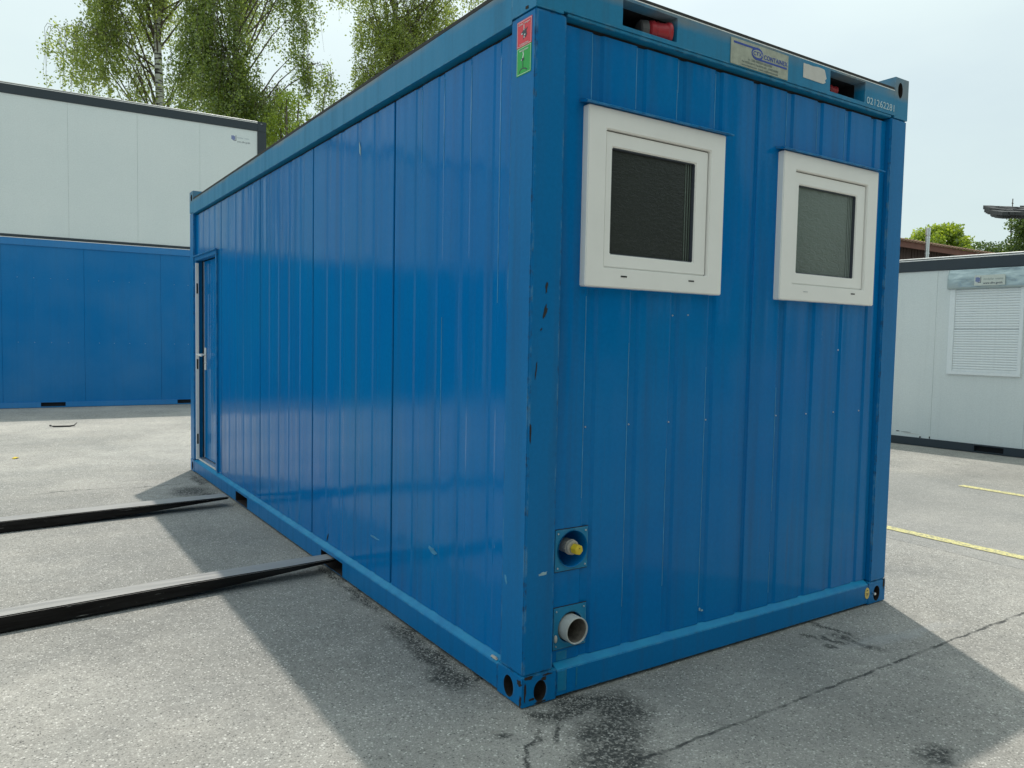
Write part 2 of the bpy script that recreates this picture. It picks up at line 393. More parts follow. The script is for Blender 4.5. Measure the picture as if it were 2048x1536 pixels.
def cut(o, bms):
    tmp = []
    for bm in bms:
        bmesh.ops.recalc_face_normals(bm, faces=bm.faces)
        me = bpy.data.meshes.new('cutter'); bm.to_mesh(me); bm.free()
        c = bpy.data.objects.new('cutter', me); COL.objects.link(c); c.parent = o.parent; tmp.append(c)
        m = o.modifiers.new('cut', 'BOOLEAN'); m.object = c; m.operation = 'DIFFERENCE'; m.solver = 'EXACT'
    bpy.context.view_layer.update()
    dg = bpy.context.evaluated_depsgraph_get()
    nm = bpy.data.meshes.new_from_object(o.evaluated_get(dg)); o.modifiers.clear(); old = o.data; o.data = nm; nm.name = o.name
    bpy.data.meshes.remove(old)
    for c in tmp:
        me = c.data; bpy.data.objects.remove(c); bpy.data.meshes.remove(me)
def tag(o, label=None, cat=None, group=None, kind=None):
    if label: o['label'] = label
    if cat: o['category'] = cat
    if group: o['group'] = group
    if kind: o['kind'] = kind
    return o
def empty(name, loc=(0, 0, 0), rz=0, **k):
    o = bpy.data.objects.new(name, None); COL.objects.link(o); o.location = loc; o.rotation_euler = (0, 0, rz); o.empty_display_size = .3
    return tag(o, **k)
def text(s, size, mtx, mat, parent, name='lettering', sx=1., ext=.0004, align='LEFT', bold=0.):
    c = bpy.data.curves.new('t', 'FONT'); c.body = s; c.size = size; c.extrude = ext; c.align_x = align; c.offset = bold; c.space_character = 1.05
    t = bpy.data.objects.new('t', c); COL.objects.link(t); bpy.context.view_layer.update()
    me = bpy.data.meshes.new_from_object(t.evaluated_get(bpy.context.evaluated_depsgraph_get()))
    bpy.data.objects.remove(t); bpy.data.curves.remove(c)
    me.transform(mtx @ Matrix.Diagonal((sx, 1, 1, 1))); me.name = name; me.materials.clear(); me.materials.append(MAT[mat])
    o = bpy.data.objects.new(name, me); COL.objects.link(o); o.parent = parent; return o
def end_m(x, z, y=0.):      # text plane of a wall that faces -y
    return Matrix.Translation((x, y, z)) @ Matrix.Rotation(math.pi/2, 4, 'X')
def side_m(y, z, x=0.):     # text plane of the long wall that faces -x
    return Matrix.Translation((x, y, z)) @ Matrix.Rotation(-math.pi/2, 4, 'Z') @ Matrix.Rotation(math.pi/2, 4, 'X')
def oval(cx, cz, rx, rz, y0, y1, axis='y', seg=28, sq=.0):
    bm = bmesh.new(); A, C = [], []
    for i in range(seg):
        t = 2*math.pi*i/seg; a = cx+rx*math.cos(t); b = cz+rz*math.sin(t)
        A.append(bm.verts.new((a, y0, b) if axis == 'y' else (y0, a, b))); C.append(bm.verts.new((a, y1, b) if axis == 'y' else (y1, a, b)))
    for i in range(seg): bm.faces.new((A[i], A[(i+1) % seg], C[(i+1) % seg], C[i]))
    bm.faces.new(A[::-1]); bm.faces.new(C); return bm
def ribprofile(s0, s1, ribs, front=.03, depth=.0032, slope=.014, back=.055):
    pts = [(s0, back), (s0, front+.004), (s0+.003, front)]
    for r in ribs:
        a, b = r
        pts += [(a, front), (a+slope, front+depth), (b-slope, front+depth), (b, front)]
    pts += [(s1-.003, front), (s1, front+.004), (s1, back)]
    return pts

# ================================================================== ground
g = bmesh.new(); bmesh.ops.create_grid(g, x_segments=40, y_segments=40, size=300)
tag(mk('ground', g, 'asphalt'), kind='structure')
def line(name, x0, y0, x1, y1, wd):
    bm = bmesh.new(); d = Vector((x1-x0, y1-y0, 0)).normalized(); n = Vector((-d.y, d.x, 0))*wd/2; rnd = random.Random(int(x0*10)); P0, P1 = [], []
    k = 60
    for i in range(k+1):
        p = Vector((x0, y0, .004)).lerp(Vector((x1, y1, .004)), i/k)
        P0.append(bm.verts.new(p+n*(1+rnd.uniform(-.08, .08)))); P1.append(bm.verts.new(p-n*(1+rnd.uniform(-.08, .08))))
    for i in range(k): bm.faces.new((P0[i], P0[i+1], P1[i+1], P1[i]))
    return tag(mk(name, bm, 'line'), kind='structure')
line('parking_line', 4.105, 3.4, 4.09, -5.5, .105)
line('parking_line', 6.545, 1.62, 6.47, -5.5, .11)

def darken_inside(o, mat, inset=.006):  # hole walls get a dark rust colour that stands in for shade inside
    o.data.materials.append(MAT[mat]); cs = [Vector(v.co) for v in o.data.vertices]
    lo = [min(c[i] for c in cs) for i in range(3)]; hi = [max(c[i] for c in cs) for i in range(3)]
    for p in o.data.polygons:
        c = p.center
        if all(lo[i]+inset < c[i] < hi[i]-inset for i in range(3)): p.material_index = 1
# ================================================================== main container
W, LN, H = 2.435, 6.055, 2.820
ZJ = 2.609
mc = empty('blue_container', (0, 0, 0), label='large blue steel office container in the foreground with two white windows on its short end', cat='container')
# corner posts
def lpost(sx, sy, ox, oy):
    t = .145; u = .165
    x0, x1 = (ox+.002, ox+t) if sx > 0 else (ox-t, ox-.002)
    y0, y1 = (oy+.002, oy+u) if sy > 0 else (oy-u, oy-.002)
    return B(x0, x1, y0, y1, .124, ZJ-.001)
for sx, sy, ox, oy in ((1, 1, 0, 0), (-1, 1, W, 0), (1, -1, 0, LN), (-1, -1, W, LN)):
    p = mk('corner_post', lpost(sx, sy, ox, oy), 'frame_blue', mc, bev=.007, seg=3)
# bottom castings with oval holes
for sx, sy, ox, oy in ((1, 1, 0, 0), (-1, 1, W, 0), (1, -1, 0, LN), (-1, -1, W, LN)):
    x0, x1 = sorted((ox, ox+sx*.162)); y0, y1 = sorted((oy, oy+sy*.178))
    c = mk('corner_casting', B(x0, x1, y0, y1, .004, .1235), 'frame_blue', mc, bev=.003)
    hx = ox+sx*.083; hy = oy+sy*.095
    cutters = [oval(hx, .056, .030, .042, y0-.02 if sy > 0 else y1-.09, y0+.09 if sy > 0 else y1+.02),
               oval(hy, .058, .034, .042, x0-.02 if sx > 0 else x1-.09, x0+.07 if sx > 0 else x1+.02, axis='x')]
    cut(c, cutters); darken_inside(c, 'rust')  # rust colour stands in for shade inside the holes
# top castings
for sx, sy, ox, oy in ((1, 1, 0, 0), (-1, 1, W, 0), (1, -1, 0, LN), (-1, -1, W, LN)):
    x0, x1 = sorted((ox, ox+sx*.125)); y0, y1 = sorted((oy, oy+sy*.160))
    c = mk('corner_casting', B(x0+.001*(sx > 0), x1-.001*(sx < 0), y0+.001*(sy > 0), y1-.001*(sy < 0), ZJ+.001, H), 'beam_blue', mc)
    hx = ox+sx*.078; hy = oy+sy*.09
    cut(c, [oval(hx, 2.757, .022, .040, y0-.02 if sy > 0 else y1-.08, y0+.08 if sy > 0 else y1+.02),
            oval(hy, 2.757, .036, .034, x0-.02 if sx > 0 else x1-.06, x0+.06 if sx > 0 else x1+.02, axis='x')])
    darken_inside(c, 'rust')  # rust colour stands in for shade inside the holes
# bottom beams: vertical web + sloped ledge
prof = [(.001, .013), (.001, .114), (.006, .119), (.034, .137), (.10, .137), (.10, .013)]
be = mk('bottom_beam', prism(prof, lambda a, b, t: (t, a, b), .1625, W-.1625), 'frame_blue', mc, bev=.002)
mk('bottom_beam', prism(prof, lambda a, b, t: (t, LN-a, b), .1625, W-.1625), 'frame_blue', mc)
bs = mk('bottom_beam', prism(prof, lambda a, b, t: (a, t, b), .1785, LN-.1785), 'frame_blue', mc, bev=.002)
cut(bs, [B(-.02, .2, 1.842, 2.198, .018, .094), B(-.02, .2, 3.892, 4.250, .018, .097)])
bs.data.materials.append(MAT['rust'])  # pocket walls coloured dark to paint the shade inside
for p_ in bs.data.polygons:
    c_ = p_.center
    if .016 < c_.z < .099 and .02 < c_.x < .095 and 1.8 < c_.y < 4.3: p_.material_index = 1
mk('bottom_beam', prism(prof, lambda a, b, t: (W-a, t, b), .1785, LN-.1785), 'frame_blue', mc)
# fork pocket tunnels (dark channels through the floor)
for y0, y1 in ((1.846, 2.194), (3.896, 4.246)):
    bm = bmesh.new(); box(bm, .101, W-.11, y0-.01, y0, .012, .104); box(bm, .101, W-.11, y1, y1+.01, .012, .104); box(bm, .101, W-.11, y0, y1, .098, .104); box(bm, .101, W-.11, y0, y1, .012, .016)
    mk('fork_pocket', bm, 'black', mc)
mk('floor', B(.11, W-.11, .11, LN-.11, .105, .14), 'black', mc)
# top beams
te = mk('top_beam', B(.125, W-.125, .001, .062, 2.620, 2.746), 'beam_blue', mc)
cut(te, [B(.413, .709, -.02, .10, 2.6365, 2.735), B(1.748, 2.040, -.02, .10, 2.6385, 2.737)])
mk('beam_flange', B(.146, W-.146, .005, .062, 2.606, 2.6195), 'beam_blue', mc, bev=.002)
mk('top_beam', B(.1255, W-.1255, LN-.062, LN-.001, 2.606, 2.746), 'beam_blue', mc)
mk('top_beam', B(.001, .062, .160, LN-.160, 2.594, 2.7295), 'beam_blue', mc)
mk('top_beam', B(W-.062, W-.001, .1605, LN-.1605, 2.594, 2.7295), 'beam_blue', mc)
# recess boxes behind the beam openings
for x0, x1 in ((.405, .717), (1.74, 2.048)):
    bm = bmesh.new(); box(bm, x0, x1, .19, .195, 2.628, 2.742); box(bm, x0-.005, x0, .0625, .195, 2.628, 2.742); box(bm, x1, x1+.005, .0625, .195, 2.628, 2.742); box(bm, x0, x1, .0625, .19, 2.628, 2.633); box(bm, x0, x1, .0625, .19, 2.7385, 2.742)
    mk('socket_recess', bm, 'black', mc)
# red sockets
def socket(x, y, z, ax, s=1.):
    k = mk('power_socket', lathe([(0, .030*s), (.012*s, .044*s), (.030*s, .046*s), (.034*s, .040*s), (.085*s, .041*s), (.092*s, .046*s), (.104*s, .046*s), (.108*s, .038*s)], (x, y, z), ax, 28), 'red', mc, smooth=False)
    mk('socket_collar', lathe([(-.035*s, .036*s), (-.03*s, .043*s), (-.002*s, .045*s), (0, .03*s)], (x, y, z), ax, 28, ridges=1, amp=.012), 'sock_grey', k)
    bm = bmesh.new(); box(bm, x+.05*s, x+.062*s, y-.018*s, y+.01, z+.036*s, z+.050*s); mk('socket_lid_hinge', bm, 'red', k, bev=.002)
    return k
socket(.600, .072, 2.676, (1, -.32, .02))
socket(1.842, .085, 2.685, (1, -.1, 0), .55)
mk('sticker', B(.668, .680, .0275, .030, 2.668, 2.678), 'print_white', mc)
# roof
mk('roof', B(.03, W-.03, .03, LN-.03, 2.747, 2.760), 'roofmetal', mc)
rim = bmesh.new()
box(rim, .128, W-.128, .004, .03, 2.7475, 2.766); box(rim, .128, W-.128, LN-.03, LN-.004, 2.7475, 2.766)
box(rim, .004, .0295, .163, LN-.163, 2.731, 2.752); box(rim, W-.0295, W-.004, .163, LN-.163, 2.731, 2.752)
mk('roof_edge_seal', rim, 'rubber', mc, bev=.003)
bm = bmesh.new(); box(bm, .05, W-.05, .05, LN-.05, .14, 2.62)
inner = mk('inner_lining', B(.07, W-.07, .07, LN-.07, .141, 2.60), 'black', mc)
mk('beam_shade_strip', B(.146, W-.146, .048, .0545, 2.5885, 2.6195), 'black', mc)  # black strip painting the shadow under the end top beam
mk('beam_shade_strip', B(.048, .0545, .166, LN-.166, 2.5745, 2.5935), 'black', mc)  # same painted shadow below the long side's top beam
# end wall panels
f_end = lambda a, b, t: (a, b, t)
E_RIBS1 = [(.287, .349), (.517, .575), (.747, .804), (.977, 1.029)]
E_RIBS2 = [(1.465, 1.522), (1.698, 1.750), (1.924, 1.976), (2.148, 2.198)]
pA = mk('wall_panel', prism(ribprofile(.1455, 1.229, E_RIBS1, depth=.009), f_end, .1375, 2.588), 'panel_blue', mc)
mk('wall_panel', prism(ribprofile(1.2745, W-.1455, E_RIBS2, depth=.009), f_end, .1375, 2.588), 'panel_blue', mc)
mk('joint_strip', prism([(1.2295, .055), (1.2295, .040), (1.236, .042), (1.268, .042), (1.274, .036), (1.274, .055)], f_end, .1375, 2.588), 'panel_blue', mc)
cut(pA, [CY((.244, -.1, .584), (.244, .2, .584), .0735, seg=32), CY((.244, -.1, .268), (.244, .2, .268), .06, seg=32)])
cut(inner, [B(.12, .37, .0, .30, .10, .80)])
# side wall panels
f_side = lambda a, b, t: (b, a, t)
SR = [(.27, .33), (.50, .58), (.735, .80), (.95, 1.022)]
seams = [.1655, 1.2515, 2.448, 3.632, 4.853]
for i in range(4):
    s0, s1 = seams[i]+.0095*(i > 0), seams[i+1]-.0095
    if i == 0: ribs = SR
    else:
        offs = [.195, .425, .665, .89] if i < 3 else [.20, .43, .67, .90]
        ribs = [(seams[i]+o, seams[i]+o+.066) for o in offs]
    mk('wall_panel', prism(ribprofile(s0, s1, ribs), f_side, .1375, 2.574), 'panel_blue', mc)
    mk('joint_strip', B(.040, .054, seams[i+1]-.0092, seams[i+1]+.0092, .1375, 2.574), 'black', mc)
pd = mk('wall_panel', prism(ribprofile(4.8625, LN-.1655, [(5.06, 5.11), (5.29, 5.34), (5.52, 5.57), (5.75, 5.80)]), f_side, .1375, 2.574), 'panel_blue', mc)
cut(pd, [B(-.1, .2, 5.00, 5.855, .13, 2.125)])
mk('wall_panel', B(W-.055, W-.03, .166, LN-.166, .1375, 2.574), 'panel_blue', mc)
mk('wall_panel', B(.146, W-.146, LN-.055, LN-.03, .1375, 2.588), 'panel_blue', mc)
# door
cut(inner, [B(.0, .20, 4.98, 5.88, .13, 2.15)])
df = bmesh.new()
box(df, .014, .075, 4.968, 5.022, .1385, 2.122); box(df, .014, .075, 5.835, 5.893, .1385, 2.122); box(df, .012, .075, 4.962, 5.8925, 2.1225, 2.165)
door = mk('door', B(.078, .118, 5.024, 5.765, .165, 2.116), 'panel_blue', mc, bev=.004)
mk('door_frame', df, 'frame_blue', mc, bev=.003)
mk('drip_rail', B(-.006, .012, 4.94, 5.905, 2.160, 2.172), 'frame_blue', mc)
mk('seal_strip', B(.006, .034, 5.806, 5.822, .145, 2.10), 'upvc', door)
mk('edge_trim', B(.072, .0775, 5.752, 5.765, .165, 2.116), 'alu', door)
mk('door_reveal', B(.0755, .16, 5.770, 5.834, .1385, 2.12), 'black', mc)
mk('lock_plate', B(.069, .0775, 5.680, 5.735, 1.045, 1.265), 'zinc', door, bev=.002)
hb = bmesh.new(); cyl(hb, (.07, 5.708, 1.195), (.010, 5.708, 1.195), .010, seg=12); cyl(hb, (.010, 5.765, 1.197), (.008, 5.560, 1.190), .012, .010, seg=12)
mk('door_handle', hb, 'zinc', door, smooth=True)
mk('lock_cylinder', CY((.069, 5.708, 1.115), (.060, 5.708, 1.115), .010, seg=12), 'steel', door)
mk('threshold', B(.028, .12, 5.023, 5.834, .1385, .158), 'alu', mc, bev=.002)
for z in (.35, 1.1, 1.85): mk('door_hinge', CY((.02, 5.81, z-.05), (.02, 5.81, z+.05), .009, seg=10), 'rust', door)
# rivets on every rib
def rivets(pts, r=.0042):
    bm = bmesh.new()
    for p, n in pts: cyl(bm, p, Vector(p)+Vector(n)*.003, r, r*.6, seg=6)
    return bm
pts = []
for z in (1.063, 2.268):
    for a, b in E_RIBS1+E_RIBS2:
        if z > 2 : continue
        pts.append(((a+.018, .0375, z), (0, -1, 0)))
    for a, b in SR: pts.append((((.0375), (a+b)/2, z), (-1, 0, 0)))
    for i in (1, 2, 3):
        for o in (.195, .425, .665, .89): pts.append(((.0375, seams[i]+o+.033, z), (-1, 0, 0)))
pts += [((.855, .03, 1.525), (0, -1, 0)), ((.762, .03, 1.52), (0, -1, 0)), ((1.95, .03, 1.383), (0, -1, 0))]
tag(mk('rivets', rivets(pts), 'steel', mc), kind='stuff')

# windows ---------------------------------------------------------------
def rectring(bm, x0, x1, z0, z1, wl, wr, wb, wt, y0, y1):
    """mitred frame around an opening, between y0 (front) and y1 (back)"""
    o = [(x0, z0), (x1, z0), (x1, z1), (x0, z1)]; i = [(x0+wl, z0+wb), (x1-wr, z0+wb), (x1-wr, z1-wt), (x0+wl, z1-wt)]
    V = [[bm.verts.new((p[0], y, p[1])) for p in q] for q in (o, i) for y in (y0, y1)]
    of, ob, jf, jb = V
    for k in range(4):
        n = (k+1) % 4
        bm.faces.new((of[k], of[n], jf[n], jf[k])); bm.faces.new((ob[k], jb[k], jb[n], ob[n]))
        bm.faces.new((of[k], ob[k], ob[n], of[n])); bm.faces.new((jf[k], jf[n], jb[n], jb[k]))
    return bm
def window(x, pane, label, slots):
    z0, z1 = 1.617, 2.308; wd = .768
    f = mk('window', rectring(bmesh.new(), x, x+wd, z0, z1, .092, .092, .078, .080, -.004, .060), 'upvc', mc, bev=.004)
    f['label'] = label
    sx0, sx1, sz0, sz1 = x+.0945, x+wd-.097, z0+.080, z1-.0845
    mk('sash', rectring(bmesh.new(), sx0, sx1, sz0, sz1, .036, .074, .052, .058, .006, .050), 'upvc', f, bev=.004)
    gx0, gx1, gz0, gz1 = sx0+.036, sx1-.074, sz0+.052, sz1-.058
    mk('glazing_bead', rectring(bmesh.new(), gx0, gx1, gz0, gz1, .004, .004, .004, .004, .012, .034), 'print_dark', f)
    mk('glass_pane', B(gx0+.001, gx1-.001, .026, .036, gz0+.001, gz1-.001), pane, f)
    sp = bmesh.new()
    for k, c in enumerate((.012, .026, .040)): box(sp, gx1-c-.003, gx1-c+.001, .0235, .0262, gz0+.004, gz1-.004)
    mk('pane_strip', sp, MAT['pane_green'] if pane == 'pane_dark' else MAT['print_grey'], f)  # three thin vertical strips near the right edge of the pane
    mk('drip_rail', prism([(.032, 2.318), (-.010, 2.309), (-.022, 2.309), (-.022, 2.314), (-.008, 2.321), (.032, 2.330)], lambda a, b, t: (t, a, b), x-.022, x+wd+.03), 'frame_blue', f)
    for sxx, sz in slots: mk('drain_slot', B(sxx-.016, sxx+.016, -.0055, -.0035, sz-.003, sz+.003), 'chip', f)
    gap = bmesh.new(); box(gap, sx1+.0002, sx1+.0048, .0145, .03, sz0, sz1+.004); box(gap, sx0, sx1, .0145, .03, sz1+.0004, sz1+.0042)
    mk('sash_gap', gap, 'chip', f)
    return f
window(.253, 'pane_dark', 'left white window with almost black obscure glass', [(.450, 1.664), (.832, 1.668)])
window(1.420, 'pane_green', 'right white window with grey green obscure glass', [(2.003, 1.670)])
tag(mk('hanging_clip', B(1.600, 1.632, -.006, -.0045, 1.660, 1.664), 'steel', mc))

# water inlet and drain plates ------------------------------------------
def plate(z0, z1, holer, hz):
    p = mk('service_plate', B(.159, .322, .0235, .0275, z0, z1), 'beam_blue', mc, bev=.001)
    mk('plate_seal', B(.1565, .3245, .0278, .0298, z0-.0035, z1+.0025), 'rust', p)
    cut(p, [CY((.244, -.1, hz), (.244, .2, hz), holer, seg=40)])
    cut([c for c in bpy.data.objects if c.parent == p and c.name.startswith('plate_seal')][0], [CY((.244, -.1, hz), (.244, .2, hz), holer, seg=40)])
    for x in (.172, .309):
        for z in (z0+.014, z1-.014): mk('screw', CY((x, .0235, z), (x, .0205, z), .004, .003, seg=8), 'steel', p)
    return p
p1 = plate(.500, .665, .0725, .584)
# concave dish, its rim rolled over the plate
dish = bmesh.new(); seg = 40; rings = []
for y, r in ((.0190, .0735), (.0200, .0715), (.026, .0705), (.060, .069), (.120, .068), (.165, .060), (.167, .002)):
    rings.append([dish.verts.new((.244+r*math.cos(2*math.pi*i/seg), y, .584+r*math.sin(2*math.pi*i/seg))) for i in range(seg)])
for q in range(len(rings)-1):
    for i in range(seg): dish.faces.new((rings[q][i], rings[q][(i+1) % seg], rings[q+1][(i+1) % seg], rings[q+1][i]))
mk('recess_dish', dish, 'panel_blue', p1, smooth=True)
ax = (.02, -1, -.02)
mk('water_connector', lathe([(0, .026), (.004, .029), (.040, .029), (.044, .031), (.050, .031), (.053, .026)], (.246, .085, .588), ax, 48, ridges=1, amp=.02), 'cream', p1)
mk('water_connector', lathe([(0, .029), (.010, .029), (.014, .026)], (.247, .034, .587), ax, 32), 'cream', p1, smooth=False)
hexc = lathe([(0, .0205), (.006, .0215), (.030, .0215), (.034, .019)], (.2478, .019, .586), (.05, -1, -.02), 6)
mk('yellow_cap', hexc, 'yellow', p1, bev=.002)
mk('cap_hole', CY((.2500, -.0145, .592), (.2500, -.0160, .592), .002, seg=8), 'chip', p1)
p2 = plate(.188, .355, .062, .268)
pr = bmesh.new(); seg = 40
ringsd = []
for y, r in ((.14, .0535), (-.020, .0535), (-.022, .0525), (-.022, .0490), (-.020, .0480), (.14, .0480)):
    ringsd.append([pr.verts.new((.243+r*math.cos(2*math.pi*i/seg), y, .266+r*math.sin(2*math.pi*i/seg))) for i in range(seg)])
for q in range(5):
    for i in range(seg): pr.faces.new((ringsd[q][i], ringsd[q][(i+1) % seg], ringsd[q+1][(i+1) % seg], ringsd[q+1][i]))
pipe = mk('drain_pipe', pr, 'pvc', p2, smooth=True)
pi_ = bmesh.new(); ra_, rb_ = [], []
for i in range(seg):
    c_, s_ = math.cos(2*math.pi*i/seg), math.sin(2*math.pi*i/seg)
    ra_.append(pi_.verts.new((.243+.0479*c_, -.016, .266+.0479*s_))); rb_.append(pi_.verts.new((.243+.0474*c_, .134, .266+.0474*s_)))
for i in range(seg): pi_.faces.new((ra_[i], ra_[(i+1) % seg], rb_[(i+1) % seg], rb_[i]))
mk('pipe_inside', pi_, 'pvc_in', p2, smooth=True)
mk('pipe_end', CY((.243, .135, .266), (.243, .139, .266), .0475, seg=32), 'black', p2)
mk('dark_collar', rectring(bmesh.new(), .185, .301, .208, .324, .004, .004, .004, .004, .031, .05), 'black', p2)
sb = bmesh.new(); bmesh.ops.create_icosphere(sb, subdivisions=2, radius=.011); 
for v in sb.verts: v.co = Vector((.170+v.co.x*.7, .022+v.co.y*.6, .233+v.co.z*1.5))
mk('sealant_blob', sb, 'sealant', p2, smooth=True)
# painted-over patch marks below the drain
for x0, x1, z0, z1, mt in ((.168, .212, .030, .110, 'beam_blue'), (.2125, .258, .018, .112, 'panel_blue'), (.2585, .266, .035, .108, 'beam_blue')):
    mk('touch_up_patch', B(x0, x1, -.0002, .0015, z0, z1), mt, mc, bev=.0005)
mk('touch_up_patch', B(.180, .232, .0292, .0305, .140, .176), 'beam_blue', mc)
mk('edge_bead', CY((.128, .004, 2.7475), (W-.128, .004, 2.7475), .0036, seg=10), 'zinc', mc)

# signs on the end beam --------------------------------------------------
pl = mk('name_plate', B(1.032, 1.423, -.0025, .0008, 2.6235, 2.7345), 'plate_grey', mc, bev=.0008)
yb = -.0034
bm = bmesh.new(); box(bm, 1.048, 1.200, yb, -.0026, 2.7130, 2.7215); box(bm, 1.215, 1.412, yb, -.0026, 2.6695, 2.6775)
mk('blue_bar', bm, 'print_blue', pl)
ob = oval(1.205, 2.6960, .0385, .0270, yb-.0004, -.0026)
em = mk('emblem', ob, 'print_blue', pl)
mk('emblem_globe', oval(1.205, 2.6960, .0335, .0165, yb-.0009, yb-.0005), 'plate_grey', pl)
text('CTX', .024, end_m(1.205, 2.6880, yb-.0012), 'print_blue', pl, sx=1.15, align='CENTER', bold=.0004)
text('CONTAINEX', .0275, end_m(1.250, 2.6830, yb), 'print_blue', pl, sx=1.0, bold=.0003)
text('A - 2355 WIENER NEUDORF', .0125, end_m(1.2275, 2.6570, yb), 'print_grey', pl, align='CENTER')
text('Tel. 02236 601-0   Fax 02236 601   CONTAINEX', .0115, end_m(1.2275, 2.6425, yb), 'print_grey', pl, align='CENTER')
text('www.containex.com   E-mail: ctx@containex.com', .0115, end_m(1.2275, 2.6290, yb), 'print_grey', pl, align='CENTER')
# torn white sticker
rnd = random.Random(4)
top = [(1.537+.018*i, 2.7300+rnd.uniform(-.003, .002)) for i in range(10)]; edge = [(1.716, 2.690), (1.703, 2.678), (1.712, 2.672), (1.698, 2.664)]
poly = [(1.537, 2.6625), (1.69, 2.6610)]+edge[::-1]+top[::-1]
mk('torn_sticker', prism(poly, lambda a, b, t: (a, t, b), -.0012, .0006), 'plate_white', mc)
text('021262281', .0485, end_m(2.055, 2.6375, -.0004), 'numwhite', mc, sx=1.14, bold=.0003, ext=.0006)
# yellow inspection sticker, bolt
ys = mk('round_sticker', oval(2.262, .070, .020, .031, -.0022, .0006, seg=14), 'st_yellow', mc)
bm = bmesh.new(); box(bm, 2.250, 2.276, -.0030, -.0022, .0685, .0715); box(bm, 2.252, 2.272, -.0030, -.0022, .0615, .0640); box(bm, 2.256, 2.266, -.0030, -.0022, .0555, .0575); box(bm, 2.256, 2.267, -.0030, -.0022, .083, .088)
mk('printed_lines', bm, 'print_dark', ys)
mk('bolt', CY((2.316, .002, .063), (2.312, -.018, .063), .0085, .008, seg=6), 'steel', mc, bev=.001)

# red and green transport stickers on the corner post ---------------------
def vsticker(mat, y0, y1, z0, z1, top, bottom):
    s = mk('handling_sticker', B(.0004, .0022, y0, y1, z0, z1), mat, mc)
    X = -.0002
    bm = bmesh.new(); t = .0014; a, b, c, d = y0+.003, y1-.003, z0+.003, z1-.003
    box(bm, X, .0004, a, b, c, c+t); box(bm, X, .0004, a, b, d-t, d); box(bm, X, .0004, a, a+t, c+t, d-t); box(bm, X, .0004, b-t, b, c+t, d-t)
    mk('sticker_border', bm, 'print_white', s)
    text(top, .0105, side_m((y0+y1)/2, z1-.0165, X), 'print_white', s, align='CENTER', sx=.95)
    if bottom: text(bottom, .0075, side_m((y0+y1)/2, z0+.0075, X), 'print_white', s, align='CENTER', sx=.95)
    return s
sr = vsticker('st_red', .026, .122, 2.4885, 2.5845, 'Direkt Transport', 'Im Verbund heben')
def poly_side(pts, mat, parent, name, x=-.0004):
    return mk(name, prism(pts, lambda a, b, t: (t, a, b), x, .0003), mat, parent)
# pictogram: crossed-out lift with a dark figure
poly_side([(.094, 2.538), (.083, 2.545), (.074, 2.552), (.066, 2.546), (.052, 2.551), (.060, 2.540), (.056, 2.527), (.064, 2.517), (.072, 2.521), (.080, 2.513), (.079, 2.528)], 'print_dark', sr, 'pictogram')
for q4 in ((.073, .077, 2.545, 2.566), (.066, .074, 2.526, 2.531), (.084, .092, 2.533, 2.537), (.071, .075, 2.516, 2.524)): mk('pictogram_light', B(-.0009, -.0005, *q4), 'print_white', sr)
sg = vsticker('st_green', .027, .121, 2.386, 2.4880, 'Richtig heben', None)
for q4 in ((.078, .0805, 2.412, 2.4375), (.072, .086, 2.438, 2.446), (.052, .058, 2.398, 2.402)): mk('pictogram', B(-.0006, .0003, *q4), 'print_dark', sg)
poly_side([(.104, 2.396), (.098, 2.407), (.084, 2.411), (.064, 2.408), (.055, 2.401), (.058, 2.399), (.068, 2.405), (.084, 2.408), (.096, 2.404), (.101, 2.395)], 'print_dark', sg, 'pictogram')
poly_side([(.082, 2.470), (.079, 2.458), (.084, 2.446), (.092, 2.440), (.089, 2.438), (.079, 2.445), (.074, 2.458), (.079, 2.471)], 'print_white', sg, 'pictogram')

# scratches, chips, rust and painted glints, each a thin patch of its own shape ------------
def blob(cx, cz, w, h, seed, mat, name, plane='end', lean=0., off=-.0004, dep=.0025, n=14):
    r = random.Random(seed); pts = []
    for i in range(n):
        t = 2*math.pi*i/n; k = r.uniform(.55, 1.1)
        a = w/2*math.cos(t)*k; b = h/2*math.sin(t)*k
        pts.append((cx+a+lean*b, cz+b))
    f = (lambda a, b, t: (a, t, b)) if plane == 'end' else (lambda a, b, t: (t, a, b))
    return mk(name, prism(pts, f, off, off+dep), mat, mc)
post = .0018
blob(.0745, 1.602, .012, .050, 1, 'chip', 'paint_chip', lean=.10, off=.0006)
blob(.070, 1.510, .016, .062, 2, 'chip', 'paint_chip', lean=.26, off=.0006)
blob(.054, 1.445, .008, .012, 3, 'chip', 'paint_chip', lean=.5, off=.0006)
blob(.034, 1.290, .006, .065, 5, 'chip', 'paint_chip', lean=.10, off=.0006)
blob(.014, 1.06, .008, .09, 6, 'rust', 'paint_chip', off=.0006)
blob(.085, .512, .050, .018, 7, 'pale_scratch_shine', 'scratch', lean=1.2, off=.0010)
blob(.990, .202, .010, .018, 8, 'pale_scratch_shine', 'scratch', off=.0290)
blob(1.005, .195, .018, .010, 9, 'pale_scratch_shine', 'scratch', off=.0290)
blob(2.165, .172, .012, .050, 10, 'chip', 'paint_chip', 'side', off=.0288, lean=-.5)
blob(.210, .128, .055, .014, 11, 'sealant', 'bare_patch', 'side', off=.0035, lean=-.3, dep=.006)
